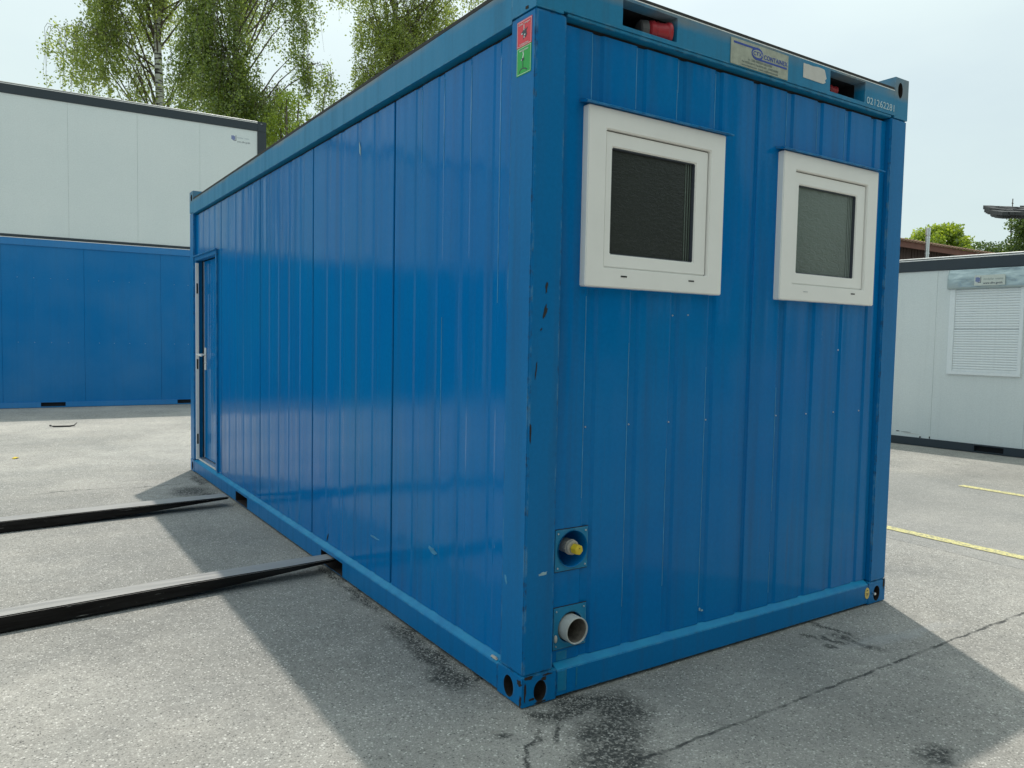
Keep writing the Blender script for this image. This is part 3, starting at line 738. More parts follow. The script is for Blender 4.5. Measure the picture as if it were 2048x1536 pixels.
# thin pale strips that paint light glints along the rib edges
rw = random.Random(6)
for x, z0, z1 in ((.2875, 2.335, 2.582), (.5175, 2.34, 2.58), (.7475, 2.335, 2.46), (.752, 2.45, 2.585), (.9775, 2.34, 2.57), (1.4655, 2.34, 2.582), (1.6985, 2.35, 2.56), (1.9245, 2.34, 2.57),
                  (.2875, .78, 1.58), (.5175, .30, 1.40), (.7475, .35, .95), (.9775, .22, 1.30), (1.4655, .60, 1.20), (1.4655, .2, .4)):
    mk('rib_glint_strip', B(x-.0012, x+.0012, .0286, .0305, z0, z1), 'rib_glint', mc)
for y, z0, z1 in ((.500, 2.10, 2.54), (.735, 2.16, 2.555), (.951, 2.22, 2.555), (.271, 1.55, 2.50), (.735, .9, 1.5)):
    mk('rib_glint_strip', B(.0286, .0305, y-.0014, y+.0014, z0, z1), 'rib_glint', mc)
blob(1.70, 2.430, .020, .085, 31, 'pale_scratch_shine', 'dent_shine', 'side', off=.0290, lean=.15)  # pale blob painting the shine on a dent
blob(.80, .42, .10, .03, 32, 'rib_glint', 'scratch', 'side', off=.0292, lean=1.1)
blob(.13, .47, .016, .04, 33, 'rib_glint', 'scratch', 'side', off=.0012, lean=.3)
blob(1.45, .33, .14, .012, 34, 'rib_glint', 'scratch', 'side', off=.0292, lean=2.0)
# rust around the near bottom casting
blob(.030, .116, .05, .018, 21, 'rust', 'rust_patch', off=-.0008, dep=.002)
blob(.115, .114, .05, .010, 22, 'rust', 'rust_patch', off=-.0008, dep=.002)
blob(.012, .060, .012, .10, 23, 'rust', 'rust_patch', off=-.0008, dep=.002)
blob(.083, .012, .060, .012, 24, 'rust', 'rust_patch', off=-.0008, dep=.002)
blob(.020, .095, .035, .03, 25, 'rust', 'rust_patch', 'side', off=-.0008, dep=.002)
blob(.012, .030, .018, .05, 26, 'rust', 'rust_patch', 'side', off=-.0008, dep=.002)
blob(2.418, .10, .02, .07, 27, 'rust', 'rust_patch', off=-.0008, dep=.002)
blob(.060, 2.622, .03, .018, 28, 'rust', 'rust_patch', 'side', off=-.0002, dep=.002)
blob(.100, .100, .03, .02, 29, 'rust', 'rust_patch', off=-.0004, dep=.002)
blob(.045, .030, .03, .012, 35, 'rust', 'rust_patch', off=-.0004, dep=.002)

# ================================================================== forklift tines
def fork(yb, label):
    # stations: x, bottom z ; top at .085
    st = [(.016, .064), (-.27, .048), (-.54, .031), (-.82, .018), (-1.2, .009), (-1.65, .004), (-3.1, .003), (-3.3, .003)]
    if yb > 3: st = [(x-.105, z) for x, z in st]
    bm = bmesh.new(); rows = []
    def lerp_(x, t):
        for (xa, ya), (xb, yb_) in zip(t, t[1:]):
            if xb <= x <= xa: return ya+(yb_-ya)*(xa-x)/(xa-xb)
    FR = [(.05, 1.990), (-.8, 1.940), (-1.65, 1.858), (-3.6, 1.690)]; BK = [(.05, 2.128), (-.8, 2.080), (-1.65, 1.975), (-3.6, 1.795)]
    for i, (x, z) in enumerate(st):
        xs_ = x if yb < 3 else x+.105
        y0_ = lerp_(xs_, FR)+(yb-1.992)+(.012 if i == 0 else 0); y1_ = lerp_(xs_, BK)+(yb-1.992)*1.018-(.012 if i == 0 else 0)
        rows.append([bm.verts.new((x, y0_, z)), bm.verts.new((x, y1_, z)), bm.verts.new((x, y1_, .084)), bm.verts.new((x, y0_, .084))])
    # rounded tip
    for a, b in zip(rows, rows[1:]):
        for i in range(4): bm.faces.new((a[i], a[(i+1) % 4], b[(i+1) % 4], b[i]))
    bm.faces.new(rows[0]); bm.faces.new(rows[-1][::-1])
    o = mk('fork_tine', bm, 'fork', None, bev=.005, seg=2)
    return tag(o, label, 'fork tine', 'fork tines of a lift truck reaching in from the left')
fork(1.992, 'near dark steel fork tine with its tip in the open floor pocket')
fork(4.095, 'far dark steel fork tine ending just left of the floor pocket')

# ================================================================== neighbouring containers
def container(name, label, loc, rz, z0, Lc, Hc, pm, fm, seams, beam=.16, base=.12, castup=.05, pockets=(), rivz=(), screwoff=(.25, .51, .77, 1.03), group=None, D=2.435, postw=.16, ribs=False):
    r = empty(name, (loc[0], loc[1], 0), rz, label=label, cat='container', group=group)
    top = z0+Hc
    for x0 in (0, Lc-postw):
        for y0 in (0, D-.16): mk('corner_post', B(x0, x0+postw, y0, y0+.16, z0+base, top-beam), fm, r, bev=.006)
    for x0 in (0, Lc-postw):
        for y0 in (0, D-.16):
            c = mk('corner_casting', B(x0, x0+postw, y0, y0+.16, top-beam, top+castup), fm, r, bev=.005)
            if castup > .02: cut(c, [oval(x0+postw/2, top-.005, .028, .032, y0-.1, y0+.4)])
            mk('corner_casting', B(x0, x0+postw, y0, y0+.16, z0+.004, z0+base), fm, r, bev=.005)
    for y0, y1 in ((.002, .06), (D-.06, D-.002)):
        mk('top_beam', B(postw, Lc-postw, y0, y1, top-beam+.002, top), fm, r, bev=.004)
        b = mk('bottom_beam', B(postw, Lc-postw, y0, y1, z0+.006, z0+base-.002), fm, r, bev=.003)
        if pockets and y0 < .1:
            cut(b, [B(p, q, -.1, .2, z0+.022, z0+.098) for p, q in pockets])
            for p, q in pockets: mk('fork_pocket', B(p-.01, q+.01, .0605, .075, z0+.01, z0+.110), 'black', r)
    for x0, x1 in ((.002, .06), (Lc-.06, Lc-.002)):
        mk('top_beam', B(x0, x1, .16, D-.16, top-beam+.002, top), fm, r); mk('bottom_beam', B(x0, x1, .16, D-.16, z0+.006, z0+base-.002), fm, r)
        mk('wall_panel', B(min(x0, x1)+.03 if x0 < 1 else x0, x1 if x0 < 1 else x1-.03, .16, D-.16, z0+base-.002, top-beam+.002), pm, r)
    xs = [postw]+list(seams)+[Lc-postw]
    for a, b in zip(xs, xs[1:]):
        if ribs:
            rr = [(a+o-.03, a+o+.03) for o in screwoff if a+o+.05 < b]
            mk('wall_panel', prism(ribprofile(a+.0006, b-.0006, rr, front=.020, depth=.0015, slope=.02, back=.05), lambda p, q, t: (p, q, t), z0+base-.002, top-beam+.002), pm, r)
        else:
            mk('wall_panel', B(a+.0010, b-.0010, .020, .05, z0+base-.002, top-beam+.002), pm, r, bev=.001)
    mk('wall_panel', B(postw, Lc-postw, D-.05, D-.02, z0+base, top-beam), pm, r)
    mk('inner_lining', B(.065, Lc-.065, .055, D-.065, z0+.08, top-.03), 'black', r)
    mk('roof', B(.03, Lc-.03, .03, D-.03, top-.01, top+.018), 'roofmetal', r)
    mk('roof_bead', CY((postw, .010, top+.006), (Lc-postw, .010, top+.006), .0085, seg=10), 'zinc', r)
    if castup > .02:
        mk('roof_seal', B(postw, Lc-postw, .012, .03, top+.006, top+.026), 'rubber', r)
        mk('roof_bead', CY((postw, .016, top+.032), (Lc-postw, .016, top+.032), .0085, seg=10), 'zinc', r)
    if rivz:
        pts = []
        for a in xs[:-1]:
            for o in screwoff:
                for z in rivz: pts.append(((a+o, .0205, z), (0, -1, 0)))
        tag(mk('rivets', rivets(pts, .006), 'steel', r), kind='stuff')
    return r
# local x of the stack: s = -1.33 .. 4.725 along the line through (-1.623,14.023)
dx, dy = (1.519+1.623), (13.897-14.023); ang = math.atan2(dy, dx); ux, uy = math.cos(ang), math.sin(ang)
def sp(s): return (-1.623+ux*s, 14.023+uy*s)
S0 = 4.625-6.055
bl = container('blue_site_container', 'long plain blue container under the grey white one at the left', sp(S0), ang, 0, 6.055, 3.035, 'far_blue', 'far_blue_frame',
          [.05-S0, 1.33-S0, 2.63-S0, 3.9-S0], beam=.125, base=.105, castup=0., pockets=((.62-S0, 1.01-S0), (2.915-S0, 3.3-S0)), rivz=(1.188, 2.345), screwoff=(.24, .49, .75, 1.02), ribs=True)
wl = container('grey_white_container', 'grey white container with dark frame stacked on the blue one, birch trees behind', sp(S0), ang, 3.040, 6.055, 2.645, 'off_white', 'anthracite',
          [-.05-S0, 1.10-S0, 2.24-S0, 3.35-S0], beam=.160, base=.058, castup=.040, postw=.175)
# printed company mark on its panel
def compmark(r, s, z, k=1., y=.019, x_text=.09):
    bm = bmesh.new(); h = .115*k; ww = .11*k
    for i in range(3):
        box(bm, s+i*ww*.2, s+i*ww*.2+ww*.13, y-.001, y, z-h*(.38+.1*i), z+h*.40)
    box(bm, s+ww*.60, s+ww*.74, y-.001, y, z-h*.42, z+h*.30)
    mk('company_mark', bm, 'print_blue', r)
    bm = bmesh.new(); box(bm, s+ww*.88, s+ww*.98, y-.001, y, z-h*.62, z+h*.5); box(bm, s+ww*.45, s+ww*.878, y-.001, y, z-h*.62, z-h*.52)
    mk('company_mark', bm, 'print_dark', r)
compmark(wl, 3.945-S0, 5.335, .85, .0195)
text('modular rooms', .050, end_m(4.05-S0, 5.33, .0195), 'print_pale', wl, sx=.72)
text('www.dlhv.gmbh', .052, end_m(4.055-S0, 5.25, .0195), 'print_dark', wl, sx=.72)
# a second pair in the same row, out of the frame to the left but mirrored in the glossy side wall
container('blue_site_container', 'second blue container in the left row, standing further left', sp(S0-6.25), ang, 0, 6.055, 3.035, 'far_blue', 'far_blue_frame', [1.3, 2.55, 3.8, 5.0], beam=.125, base=.105, castup=0., ribs=True)
container('grey_white_container', 'second grey white container stacked further left in the row', sp(S0-6.25), ang, 3.040, 6.055, 2.645, 'off_white', 'anthracite', [1.3, 2.45, 3.6, 4.75], beam=.16, base=.058, castup=.04, postw=.175)

# right container with roller shutter
rx, ry = 9.359-9.249, 2.221-3.910; ra = math.atan2(ry, rx)
R0 = -1.30
def spr(s): return (9.249+math.cos(ra)*s, 3.910+math.sin(ra)*s)
rc = container('white_container', 'pale grey container with dark frame and closed roller shutter at the right', spr(R0), ra, 0, 6.055, 2.625, 'off_white_r', 'anthracite',
          [-.64-R0, .505-R0, 1.66-R0, 2.82-R0], beam=.15, base=.118, castup=.05, pockets=((1.09-R0, 1.45-R0),))
q = -R0
wf = mk('window', rectring(bmesh.new(), .690+q, 1.598+q, 1.045, 2.225, .072, .045, .045, .012, -.012, .03), 'shutter', rc, bev=.004)
sz = 1.125; k = 0
slat = None
while sz < 2.205:
    if slat is None:
        bm = prism([(.004, 0), (-.003, .006), (-.004, .017), (-.001, .028), (.004, .0315), (.010, .0315), (.010, 0)], lambda a, b, t: (t, a, b), .763+q, 1.552+q)
        slat = mk('slat', bm, 'shutter', wf); slat.location = (0, 0, sz)
    else:
        s2 = slat.copy(); COL.objects.link(s2); s2.location = (0, 0, sz)
    sz += .0335 if k != 15 else .040
    k += 1
mk('bottom_rail', B(.763+q, 1.552+q, -.006, .012, 1.091, 1.1235), 'shutter', wf, bev=.002)
for a in (.84, 1.45): mk('rail_stop', B(a+q, a+.025+q, -.014, -.0065, 1.110, 1.120), 'shutter', wf)
# crumpled sheet over the shutter box
bm = bmesh.new(); nx, nz = 46, 12; gv = []
for j in range(nz+1):
    row = []
    for i in range(nx+1):
        a = .665+q+i/nx*(.99); z = 2.205+j/nz*(2.468-2.205); e = min(i, nx-i, 3)/3
        n = mnoise.noise(Vector((a*4, z*9, 1)))*.030+mnoise.noise(Vector((a*11, z*22, 5)))*.010
        yb_ = -.050+.045*max(0, (j/nz-.62)/.38)+n*e
        if j == 0: yb_ = -.035+n*.4
        row.append(bm.verts.new((a, yb_, z)))
    gv.append(row)
for j in range(nz):
    for i in range(nx): bm.faces.new((gv[j][i], gv[j][i+1], gv[j+1][i+1], gv[j+1][i]))
# sides and underside
bk = [bm.verts.new((.665+q+i/nx*.99, .018, 2.205)) for i in range(nx+1)]
for i in range(nx): bm.faces.new((gv[0][i], bk[i], bk[i+1], gv[0][i+1]))
bl_ = [bm.verts.new((.665+q, .018, 2.205+j/nz*.263)) for j in range(nz+1)]
for j in range(nz): bm.faces.new((gv[j][0], gv[j+1][0], bl_[j+1], bl_[j]))
mk('crumpled_cover', bm, 'foil', rc, smooth=True)
stk = mk('company_sticker', B(1.015+q, 1.385+q, -.072, -.069, 2.240, 2.378), 'sticker_pale', rc)
compmark(stk, 1.030+q, 2.322, .62, -.0722)
text('modular rooms', .042, end_m(1.125+q, 2.312, -.0724), 'print_grey', stk, sx=.86)
text('www.dlhv.gmbh', .040, end_m(1.125+q, 2.258, -.0724), 'print_dark', stk, sx=.86, bold=.0006)
# scuffs low on the right container
for i, (s, z, ww, hh, mt) in enumerate(((.05, .185, .06, .016, 'chip'), (.17, .180, .16, .008, 'rust'), (.37, .128, .03, .03, 'chip'), (.50, .135, .02, .04, 'chip'), (.24, .165, .30, .008, 'sealant'))):
    rr = random.Random(i); pts_ = [(s+q+ww/2*math.cos(t)*rr.uniform(.6, 1.1), z+hh/2*math.sin(t)*rr.uniform(.6, 1.1)) for t in [2*math.pi*j/12 for j in range(12)]]
    mk('scuff_mark', prism(pts_, lambda a, b, t: (a, t, b), .0185, .0205), mt, rc)

# ================================================================== barn behind the right container
def barn():
    r = empty('wooden_barn', (24, 12.84, 0), label='dark brown wooden barn with red brown eaves behind the right container', cat='barn')
    x0, x1, y = -6., 7.2, 0.
    mk('wall', B(x0, x1, y+.35, y+.40, 0, 5.02), 'black', r)
    xb = x0
    base = None; i = 0
    rn = random.Random(3)
    while xb < x1-.2:
        wdt = .19
        if base is None:
            base = mk('board', B(0, wdt-.025, y+.325, y+.349, 0, 5.0), 'barnwood', r); base.location = (xb, 0, 0)
        else:
            c = base.copy(); COL.objects.link(c); c.location = (xb, rn.uniform(-.012, .006), 0)
        xb += wdt
    mk('fascia', B(x0-.3, x1+.2, y-.02, y+.03, 4.90, 5.11), 'barnfascia', r)
    mk('soffit', B(x0-.3, x1+.2, y+.031, y+.348, 5.02, 5.05), 'barnwood', r)
    bm = prism([(-.10, 5.112), (-.10, 5.15), (5, 6.35), (5, 6.31)], lambda a, b, t: (t, y+a, b), x0-.35, x1+.25)
    rf = mk('roof', bm, 'tile', r)
    bm = bmesh.new()
    xx = x0-.3
    while xx < x1+.2:
        cyl(bm, (xx, y-.13, 5.135), (xx, y+.5, 5.29), .045, seg=6); xx += .21
    tag(mk('roof_tiles', bm, 'tile', rf), kind='stuff')
    mk('gable_wall', B(x1-.04, x1, y+.36, y+5, 0, 5.0), 'barnwood', r)
barn()
fl = empty('flue_pipe', (23.42, 11.27, 0), label='shiny stainless steel flue pipe in front of the wooden barn', cat='flue pipe')
mk('pipe', lathe([(0, .062), (3.7, .062), (3.72, .066), (3.78, .066), (3.8, .062), (5.0, .062), (5.04, .070), (5.26, .075), (5.27, .05)], (0, 0, 0), (.018, 0, 1), 20), 'steel', fl, smooth=False)
for z in (4.45, 4.95): mk('pipe_clamp', CY((.018*z, 0, z-.02), (.018*z, 0, z+.02), .072, seg=20), 'alu', fl)
# overhanging shingled roof at the right edge
def hut():
    r = empty('shingled_roof_house', (20.5, 4.0, 0), label='dark shingled eaves jutting in at the right edge above the trees', cat='house')
    bm = bmesh.new(); rn = random.Random(8)
    # roof slab made of overlapping uneven shingle courses; eaves corner at (15.69,5.56,4.19)
    d = Vector((.80, -.60, 0)); n = Vector((.60, .80, 0)); c0 = Vector((15.69-20.5, 5.56-4.0, 4.17))
    def addb(p, a, b, th, L1, L2):
        vs = []
        for dz in (0, th):
            for sa, sb in ((0, 0), (1, 0), (1, 1), (0, 1)):
                vs.append(bm.verts.new(p+a*L1*sa+b*L2*sb+Vector((0, 0, dz))))
        for f in ((0,3,2,1),(4,5,6,7),(0,1,5,4),(1,2,6,5),(2,3,7,6),(3,0,4,7)): bm.faces.new([vs[i] for i in f])
    for row in range(9):
        s = 0
        while s < 6.5:
            wv = rn.uniform(.12, .26)
            st = c0+d*(s+row*.10+rn.uniform(0, .05))+n*(row*.24)+Vector((0, 0, row*.055+rn.uniform(-.01, .01)+s*.004))
            addb(st, d, (n+Vector((0, 0, .22))), rn.uniform(.05, .09), wv*.96, .34)
            addb(st+n*.10+d*.06-Vector((0, 0, .05+.016*s)), d, (n+Vector((0, 0, .22))), .06+.016*s, wv*.99, .30)
            s += wv
    mk('shingles', bm, 'shingle', r)['kind'] = 'stuff'
    bm = bmesh.new(); p = c0+d*5.0+n*2.6+Vector((0, 0, -4.17)); vs = []
    for dz in (0, 4.3):
        for sa, sb in ((0, 0), (1, 0), (1, 1), (0, 1)): vs.append(bm.verts.new(p+d*4*sa+n*3*sb+Vector((0, 0, dz))))
    for f in ((0,3,2,1),(4,5,6,7),(0,1,5,4),(1,2,6,5),(2,3,7,6),(3,0,4,7)): bm.faces.new([vs[i] for i in f])
    mk('wall', bm, 'barnwood', r)
hut()
ms = empty('antenna_mast', (35.6, 14.15, 0), label='thin dark antenna mast rising above the trees at the right', cat='mast')
bm = bmesh.new(); cyl(bm, (0, 0, 0), (0, 0, 8.0), .045, .02, seg=8)
mk('pole', bm, 'twig', ms)
bm = bmesh.new()
for z, l in ((6.2, .3), (6.55, .4), (6.9, .3), (7.8, .16)): cyl(bm, (-l/2, 0, z), (l/2, 0, z), .014, seg=6)
mk('antenna_rod', bm, 'twig', ms)

# ================================================================== trees
def leaf_mesh(name, C, size, rng, mat, parent):
    """C: n x 3 centres -> one rhombic leaf each"""
    n = len(C)
    a = rng.normal(size=(n, 3)); a[:, 2] -= .4; a /= np.linalg.norm(a, axis=1)[:, None]
    b = rng.normal(size=(n, 3)); b -= (b*a).sum(1)[:, None]*a; b /= np.linalg.norm(b, axis=1)[:, None]
    s = size*rng.uniform(.65, 1.3, n)[:, None]
    V = np.stack([C-a*s*.5, C+b*s*.36, C+a*s*.5, C-b*s*.36], 1).reshape(-1, 3)
    me = bpy.data.meshes.new(name); me.vertices.add(4*n); me.loops.add(4*n); me.polygons.add(n)
    me.vertices.foreach_set('co', V.astype('f').ravel()); me.loops.foreach_set('vertex_index', np.arange(4*n, dtype='i'))
    me.polygons.foreach_set('loop_start', np.arange(0, 4*n, 4, dtype='i')); me.polygons.foreach_set('loop_total', np.full(n, 4, dtype='i'))
    me.update(calc_edges=True); me.materials.append(MAT[mat])
    o = bpy.data.objects.new(name, me); COL.objects.link(o); o.parent = parent; return o
def tube(bm, pts, radii, seg=7):
    prev = None
    for i, p in enumerate(pts):
        d = (pts[min(i+1, len(pts)-1)]-pts[max(i-1, 0)]).normalized(); a = d.orthogonal().normalized(); b = d.cross(a)
        ring = [bm.verts.new(p+(a*math.cos(2*math.pi*k/seg)+b*math.sin(2*math.pi*k/seg))*radii[i]) for k in range(seg)]
        if prev:
            for k in range(seg): bm.faces.new((prev[k], prev[(k+1) % seg], ring[(k+1) % seg], ring[k]))
        prev = ring
    return bm
def birch(loc, h, lobes, label, seed, mat, leafs=.075, group='weeping birch trees behind the stacked containers', trunk_r=.2, lean=(0, 0)):
    """lobes: (dx, dy, ztop, radius, hang length, strands, leaves per metre)"""
    r = empty('birch_tree', loc, label=label, cat='tree', group=group)
    rn = random.Random(seed); rg = np.random.default_rng(seed)
    tp = [Vector((lean[0]*(i/10)**1.4+rn.uniform(-.08, .08), lean[1]*(i/10)**1.4+rn.uniform(-.08, .08), h*i/10)) for i in range(11)]
    mk('trunk', tube(bmesh.new(), tp, [trunk_r*(1-.9*i/10) for i in range(11)], 10), 'bark', r, smooth=True)
    lb = bmesh.new(); tw = bmesh.new(); C = []
    for (dx_, dy_, zt, rad, hang, ns, lpm) in lobes:
        zt0 = max(1.5, zt-rn.uniform(.9, 4.2)); k = min(int(zt0/h*10), 9)
        st = tp[k].lerp(tp[k+1], zt0/h*10-k); en = Vector((dx_, dy_, zt))
        mid = st.lerp(en, .55)+Vector((0, 0, .5))
        path = [st, st.lerp(mid, .5)+Vector((0, 0, -.05)), mid, mid.lerp(en, .5)+Vector((0, 0, .25)), en]
        tube(lb, path, [.034, .027, .02, .014, .007], 6)
        for s in range(ns):
            th = rn.uniform(0, 6.283); q_ = rad*math.sqrt(rn.random()); dome = zt-(q_/rad)**2*rad*.9
            p0 = Vector((dx_+q_*math.cos(th), dy_+q_*math.sin(th), dome+rn.uniform(-.3, .2)))
            ln = hang*rn.uniform(.35, 1.1); sway = Vector((rn.uniform(-.12, .12), rn.uniform(-.12, .12), 0))*ln
            if s % 2 == 0:
                anchor = en.lerp(p0, .2)
                tube(tw, [anchor, anchor.lerp(p0, .6)+Vector((0, 0, .12)), p0, p0+sway*.5-Vector((0, 0, ln*.5)), p0+sway-Vector((0, 0, ln))], [.012, .009, .007, .005, .003], 3)
            n = max(3, int(ln*lpm)); t = rg.random(n)**.9
            nc = max(2, int(ln*4.2)); cc = rg.random(nc); wgt = rg.random(nc)**3+.04; pick = rg.choice(nc, n, p=wgt/wgt.sum())
            t = np.clip(cc[pick]+rg.normal(size=n)*.035/max(ln, .5)*1.6, 0, 1.05); off = rg.normal(size=(nc, 3))*.09
            base = np.array(p0)[None]+np.array(sway)[None]*t[:, None]; base[:, 2] -= ln*t
            C.append(base+off[pick]+rg.normal(size=(n, 3))*np.array([[.085, .085, .13]]))
    mk('limb', lb, 'twig', r); mk('twigs', tw, 'twig', r)['kind'] = 'stuff'
    leaf_mesh('crown', np.concatenate(C), leafs, rg, mat, r)['kind'] = 'stuff'
    return r
def lobe_grid(rn, boxes):
    out = []
    for (x0, x1, y0, y1, z0, z1, n, rad, hang, ns, lpm) in boxes:
        for i in range(n): out.append((rn.uniform(x0, x1), rn.uniform(y0, y1), rn.uniform(z0, z1), rad*rn.uniform(.7, 1.2), hang*rn.uniform(.7, 1.2), ns, lpm))
    return out
rn = random.Random(11)
# leftmost birch, trunk near (3.1, 27.5)
L1 = lobe_grid(rn, [(-2.3, -.3, -.5, 1.5, 11.0, 17.5, 20, .62, 2.3, 22, 38), (-1.6, -.4, -1, 1, 9.8, 12.0, 6, .5, 1.6, 16, 26), (-.4, 1.0, .4, 1.6, 12.6, 17.5, 7, .6, 1.8, 18, 30), (1.0, 3.4, -1.5, .5, 12.4, 17.5, 12, .6, 2.1, 20, 32), (.8, 2.6, -1, .6, 9.6, 11.2, 6, .45, 1.2, 14, 26)])
L1 += [(.1, -.9, 15.5, .7, 2.6, 26, 36), (-.3, -.8, 13.6, .5, 1.9, 18, 30), (.35, -.9, 14.3, .5, 2.0, 18, 30), (-2.55, 1.6, 12.0, .45, 2.2, 16, 28), (-2.2, 1.5, 11.7, .4, 1.6, 12, 26), (-3.0, 1.8, 11.95, .35, 2.7, 12, 26), (-2.0, 1.2, 11.9, .5, 1.6, 14, 24)]
birch((3.15, 27.5, 0), 19, L1, 'birch with a visible white trunk above the left half of the grey white container', 5, 'leaf_birch', .085, trunk_r=.27)
# dense middle curtain
L2 = lobe_grid(rn, [(-1.4, .2, -.8, .8, 12, 17.5, 14, .42, 4.2, 22, 36), (.1, 2.0, -1.2, .3, 12, 17.5, 12, .42, 2.8, 18, 32), (1.2, 2.6, -1.8, -.6, 10.8, 16, 7, .38, 2.0, 16, 30), (-1.6, .2, -.8, .8, 9.6, 11.8, 9, .5, 2.6, 26, 44), (.0, 1.5, -1, .2, 8.5, 10.0, 8, .5, 1.8, 24, 40)])
L2 += [(2.2, -1.4, 10.3, .4, 1.3, 20, 36), (2.6, -1.6, 10.0, .3, 1.2, 14, 34), (1.9, -1.2, 10.5, .35, 1.7, 16, 34)]
birch((5.0, 24.2, 0), 19, L2, 'dense dark weeping birch directly above the dark corner post of the grey white container', 7, 'leaf_birch2', .08, trunk_r=.19)
# right birch behind the roof line
L3 = lobe_grid(rn, [(-1.9, 1.9, -1.2, 1.2, 12, 19, 34, .8, 1.9, 28, 40), (-1.4, 1.2, -1, 1, 9.5, 12.5, 12, .75, 1.7, 26, 40), (2.0, 4.6, -2.5, -1, 14.5, 16.5, 8, .6, 1.2, 14, 18)])
birch((11.6, 26.5, 0), 21, L3, 'loose pale green birch behind the roof edge of the blue container', 9, 'leaf_birch', .085, trunk_r=.22)
L4 = [(-.1, .1, 10.9, .5, .7, 9, 20), (.5, 0, 10.6, .45, .7, 9, 22), (.1, 0, 11.7, .3, .4, 4, 10), (.9, .1, 11.1, .4, .8, 9, 20), (-.5, 0, 10.2, .5, .6, 9, 24), (.2, 0, 10.1, .6, .6, 12, 26)]
birch((9.8, 29.0, 0), 12.4, L4, 'thin sparse young birch standing alone between the two thick ones', 13, 'leaf_birch2', .07, trunk_r=.035, lean=(-.25, 0))

def broadleaf(loc, clumps, label, seed, mat, h, leafs=.12, name='leafy_tree', n_per=900, group='leafy trees beyond the yard', tr=.18):
    r = empty(name, loc, label=label, cat='tree', group=group); rg = np.random.default_rng(seed); rn2 = random.Random(seed)
    mk('trunk', tube(bmesh.new(), [Vector((0, 0, 0)), Vector((.1, 0, h*.4)), Vector((-.05, .05, h*.8))], [tr, tr*.7, tr*.25], 8), 'twig', r, smooth=True)
    lb = bmesh.new(); C = []
    for (x, y, z, rad) in clumps:
        tube(lb, [Vector((0, 0, h*.45)), Vector((x*.5, y*.5, (h*.45+z)/2+.2)), Vector((x, y, z))], [tr*.4, tr*.25, .02], 5)
        n = int(n_per*rad**2); d = rg.normal(size=(n, 3)); d /= np.linalg.norm(d, axis=1)[:, None]
        rr = rad*(rg.random(n)**.35)[:, None]; bump_ = 1+.25*np.sin(d[:, :1]*7+seed)*np.cos(d[:, 1:2]*6+z)
        C.append(np.array([[x, y, z]])+d*rr*bump_*np.array([[1, 1, .8]]))
    mk('limb', lb, 'twig', r)
    leaf_mesh('crown', np.concatenate(C), leafs, rg, mat, r)['kind'] = 'stuff'
    return r
def clumps(rn, n, rx, ry, z0, z1, r0, r1):
    out = []
    for i in range(n):
        t = rn.random(); z = z0+(z1-z0)*t; k = math.sqrt(max(.05, 1-t*t*.9)); a = rn.uniform(0, 6.28); q_ = math.sqrt(rn.random())
        out.append((rx*k*q_*math.cos(a), ry*k*q_*math.sin(a), z, rn.uniform(r0, r1)))
    return out
broadleaf((6.0, 21.9, 0), clumps(rn, 34, 1.35, 1.1, 5.4, 8.7, .35, .6), 'bright green bushy tree low between the containers, just above the blue roof line', 21, 'leaf_bright', 8, .075, n_per=1500)
broadleaf((37.1, 18.0, 0), clumps(rn, 46, 1.95, 1.6, 4.8, 7.1, .4, .7), 'rounded yellow green tree behind the barn roof and flue pipe', 22, 'leaf_bright', 7, .13, n_per=1600)
broadleaf((35.2, 12.2, 0), clumps(rn, 60, 2.3, 2.0, 4.2, 7.4, .4, .7), 'dark green tree at the right edge under the shingled eaves', 23, 'leaf_dark', 7, .11, n_per=1500)
broadleaf((34.9, 14.6, 0), clumps(rn, 34, 1.15, .9, 4.2, 6.0, .3, .5), 'small dark green tree right of the barn roof end', 24, 'leaf_dark', 5.5, .10, n_per=1700)

# unseen row of dark trees, added to keep sky light off the short end
for i, (x, y, h_, lb_) in enumerate(((-9, -15, 10, 'unseen tall dark tree added to shade the short end, leftmost of its row'), (-3, -15.5, 11.5, 'unseen broad dark tree added to shade the short end, second of its row'), (3.5, -15, 11, 'unseen dark tree added to shade the short end, middle of its row'),
                           (10, -15.5, 12, 'unseen tall dark tree added to shade the short end, next to the last of its row'), (17, -15, 11, 'unseen dark tree added to shade the short end, last of its row'))):
    rn = random.Random(40+i)
    broadleaf((x, y, 0), clumps(rn, 40, 4.4, 2.2, 1.0, h_, .9, 1.6), lb_, 50+i, 'leaf_dark', h_, .28, n_per=130, group='unseen dark trees added to shade the short end', tr=.3)
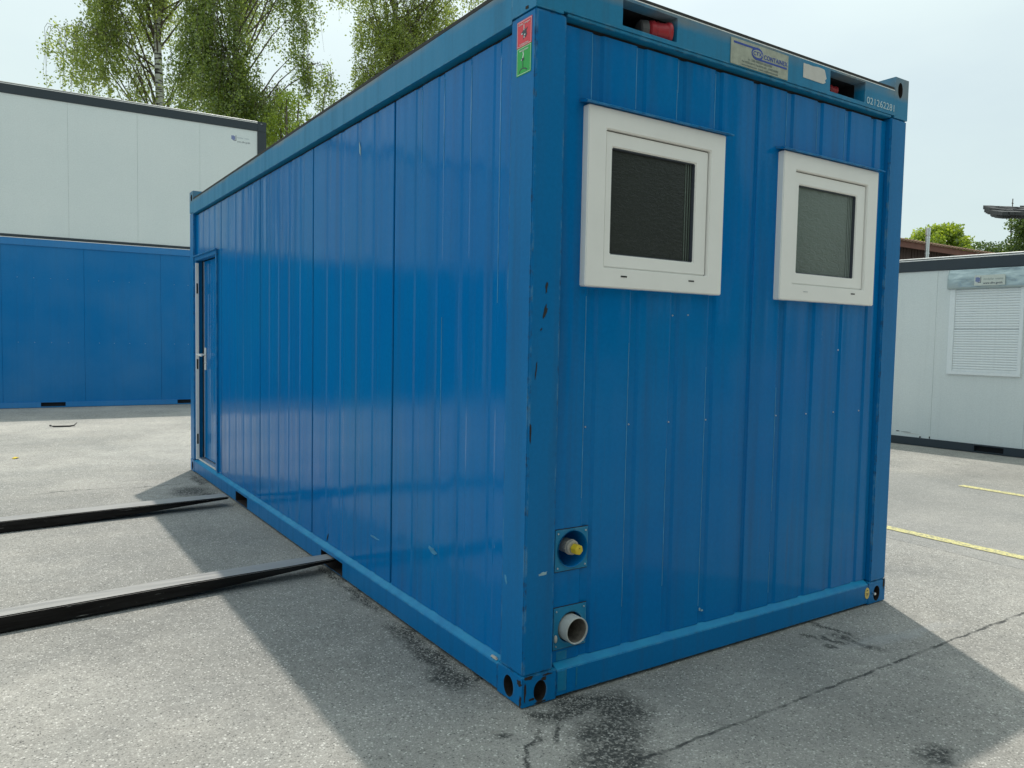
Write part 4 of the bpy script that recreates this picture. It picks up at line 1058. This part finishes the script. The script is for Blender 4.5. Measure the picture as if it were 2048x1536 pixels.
# ================================================================== small things on the ground
bm = tube(bmesh.new(), [Vector((-1.02, 10.72, .02)), Vector((-.98, 10.66, .012)), Vector((-.78, 10.62, .012)), Vector((-.72, 10.63, .02)), Vector((-.68, 10.70, .05))], [.014, .012, .012, .010, .006], 6)
tag(mk('wire_scrap', bm, 'chip'), 'short bent black scrap of wire lying on the sunlit asphalt at the left', 'wire')
bm = bmesh.new()
gp = [(-1.53, 7.62, .004), (-1.50, 7.66, .012), (-1.46, 7.65, .006), (-1.47, 7.60, .014), (-1.50, 7.59, .005)]
top = [bm.verts.new(p) for p in gp]; bot = [bm.verts.new((p[0], p[1], p[2]+.004)) for p in gp]
bm.faces.new(top); bm.faces.new(bot)
for i in range(5): bm.faces.new((top[i], top[(i+1) % 5], bot[(i+1) % 5], bot[i]))
tag(mk('fallen_leaf', bm, 'yellow'), 'single small yellow leaf lying on the asphalt at the left edge', 'leaf')
# loose grit along the foot of the container and in the foreground
rg = np.random.default_rng(3); rr = random.Random(3)
gb = bmesh.new()
def pebble(x, y, s):
    d = [Vector((rr.uniform(.6, 1), 0, 0)), Vector((0, rr.uniform(.6, 1), 0)), Vector((-rr.uniform(.6, 1), 0, 0)), Vector((0, -rr.uniform(.6, 1), 0))]
    a = rr.uniform(0, 6.28); R_ = Matrix.Rotation(a, 3, 'Z'); v = [gb.verts.new(Vector((x, y, 0))+R_ @ (q_*s)) for q_ in d]; t = gb.verts.new((x+rr.uniform(-.3, .3)*s, y+rr.uniform(-.3, .3)*s, s*.75))
    for i in range(4): gb.faces.new((v[i], v[(i+1) % 4], t))
for i in range(2600):
    y = rr.uniform(-.1, 5.9); x = -abs(rr.gauss(0, .05))-.004; pebble(x, y, rr.uniform(.002, .0055))
for i in range(1300):
    pebble(rr.uniform(0, 2.4), -abs(rr.gauss(0, .07))-.004, rr.uniform(.002, .005))
for i in range(5200):
    pebble(rr.uniform(-1.8, 4.5), rr.uniform(-1.9, 3.0), rr.uniform(.0018, .0042))
tag(mk('grit', gb, simple('loose grit', (.30, .29, .27), .9, var=.75, scale=90)), kind='stuff', label='loose grit scattered along the foot of the blue container')
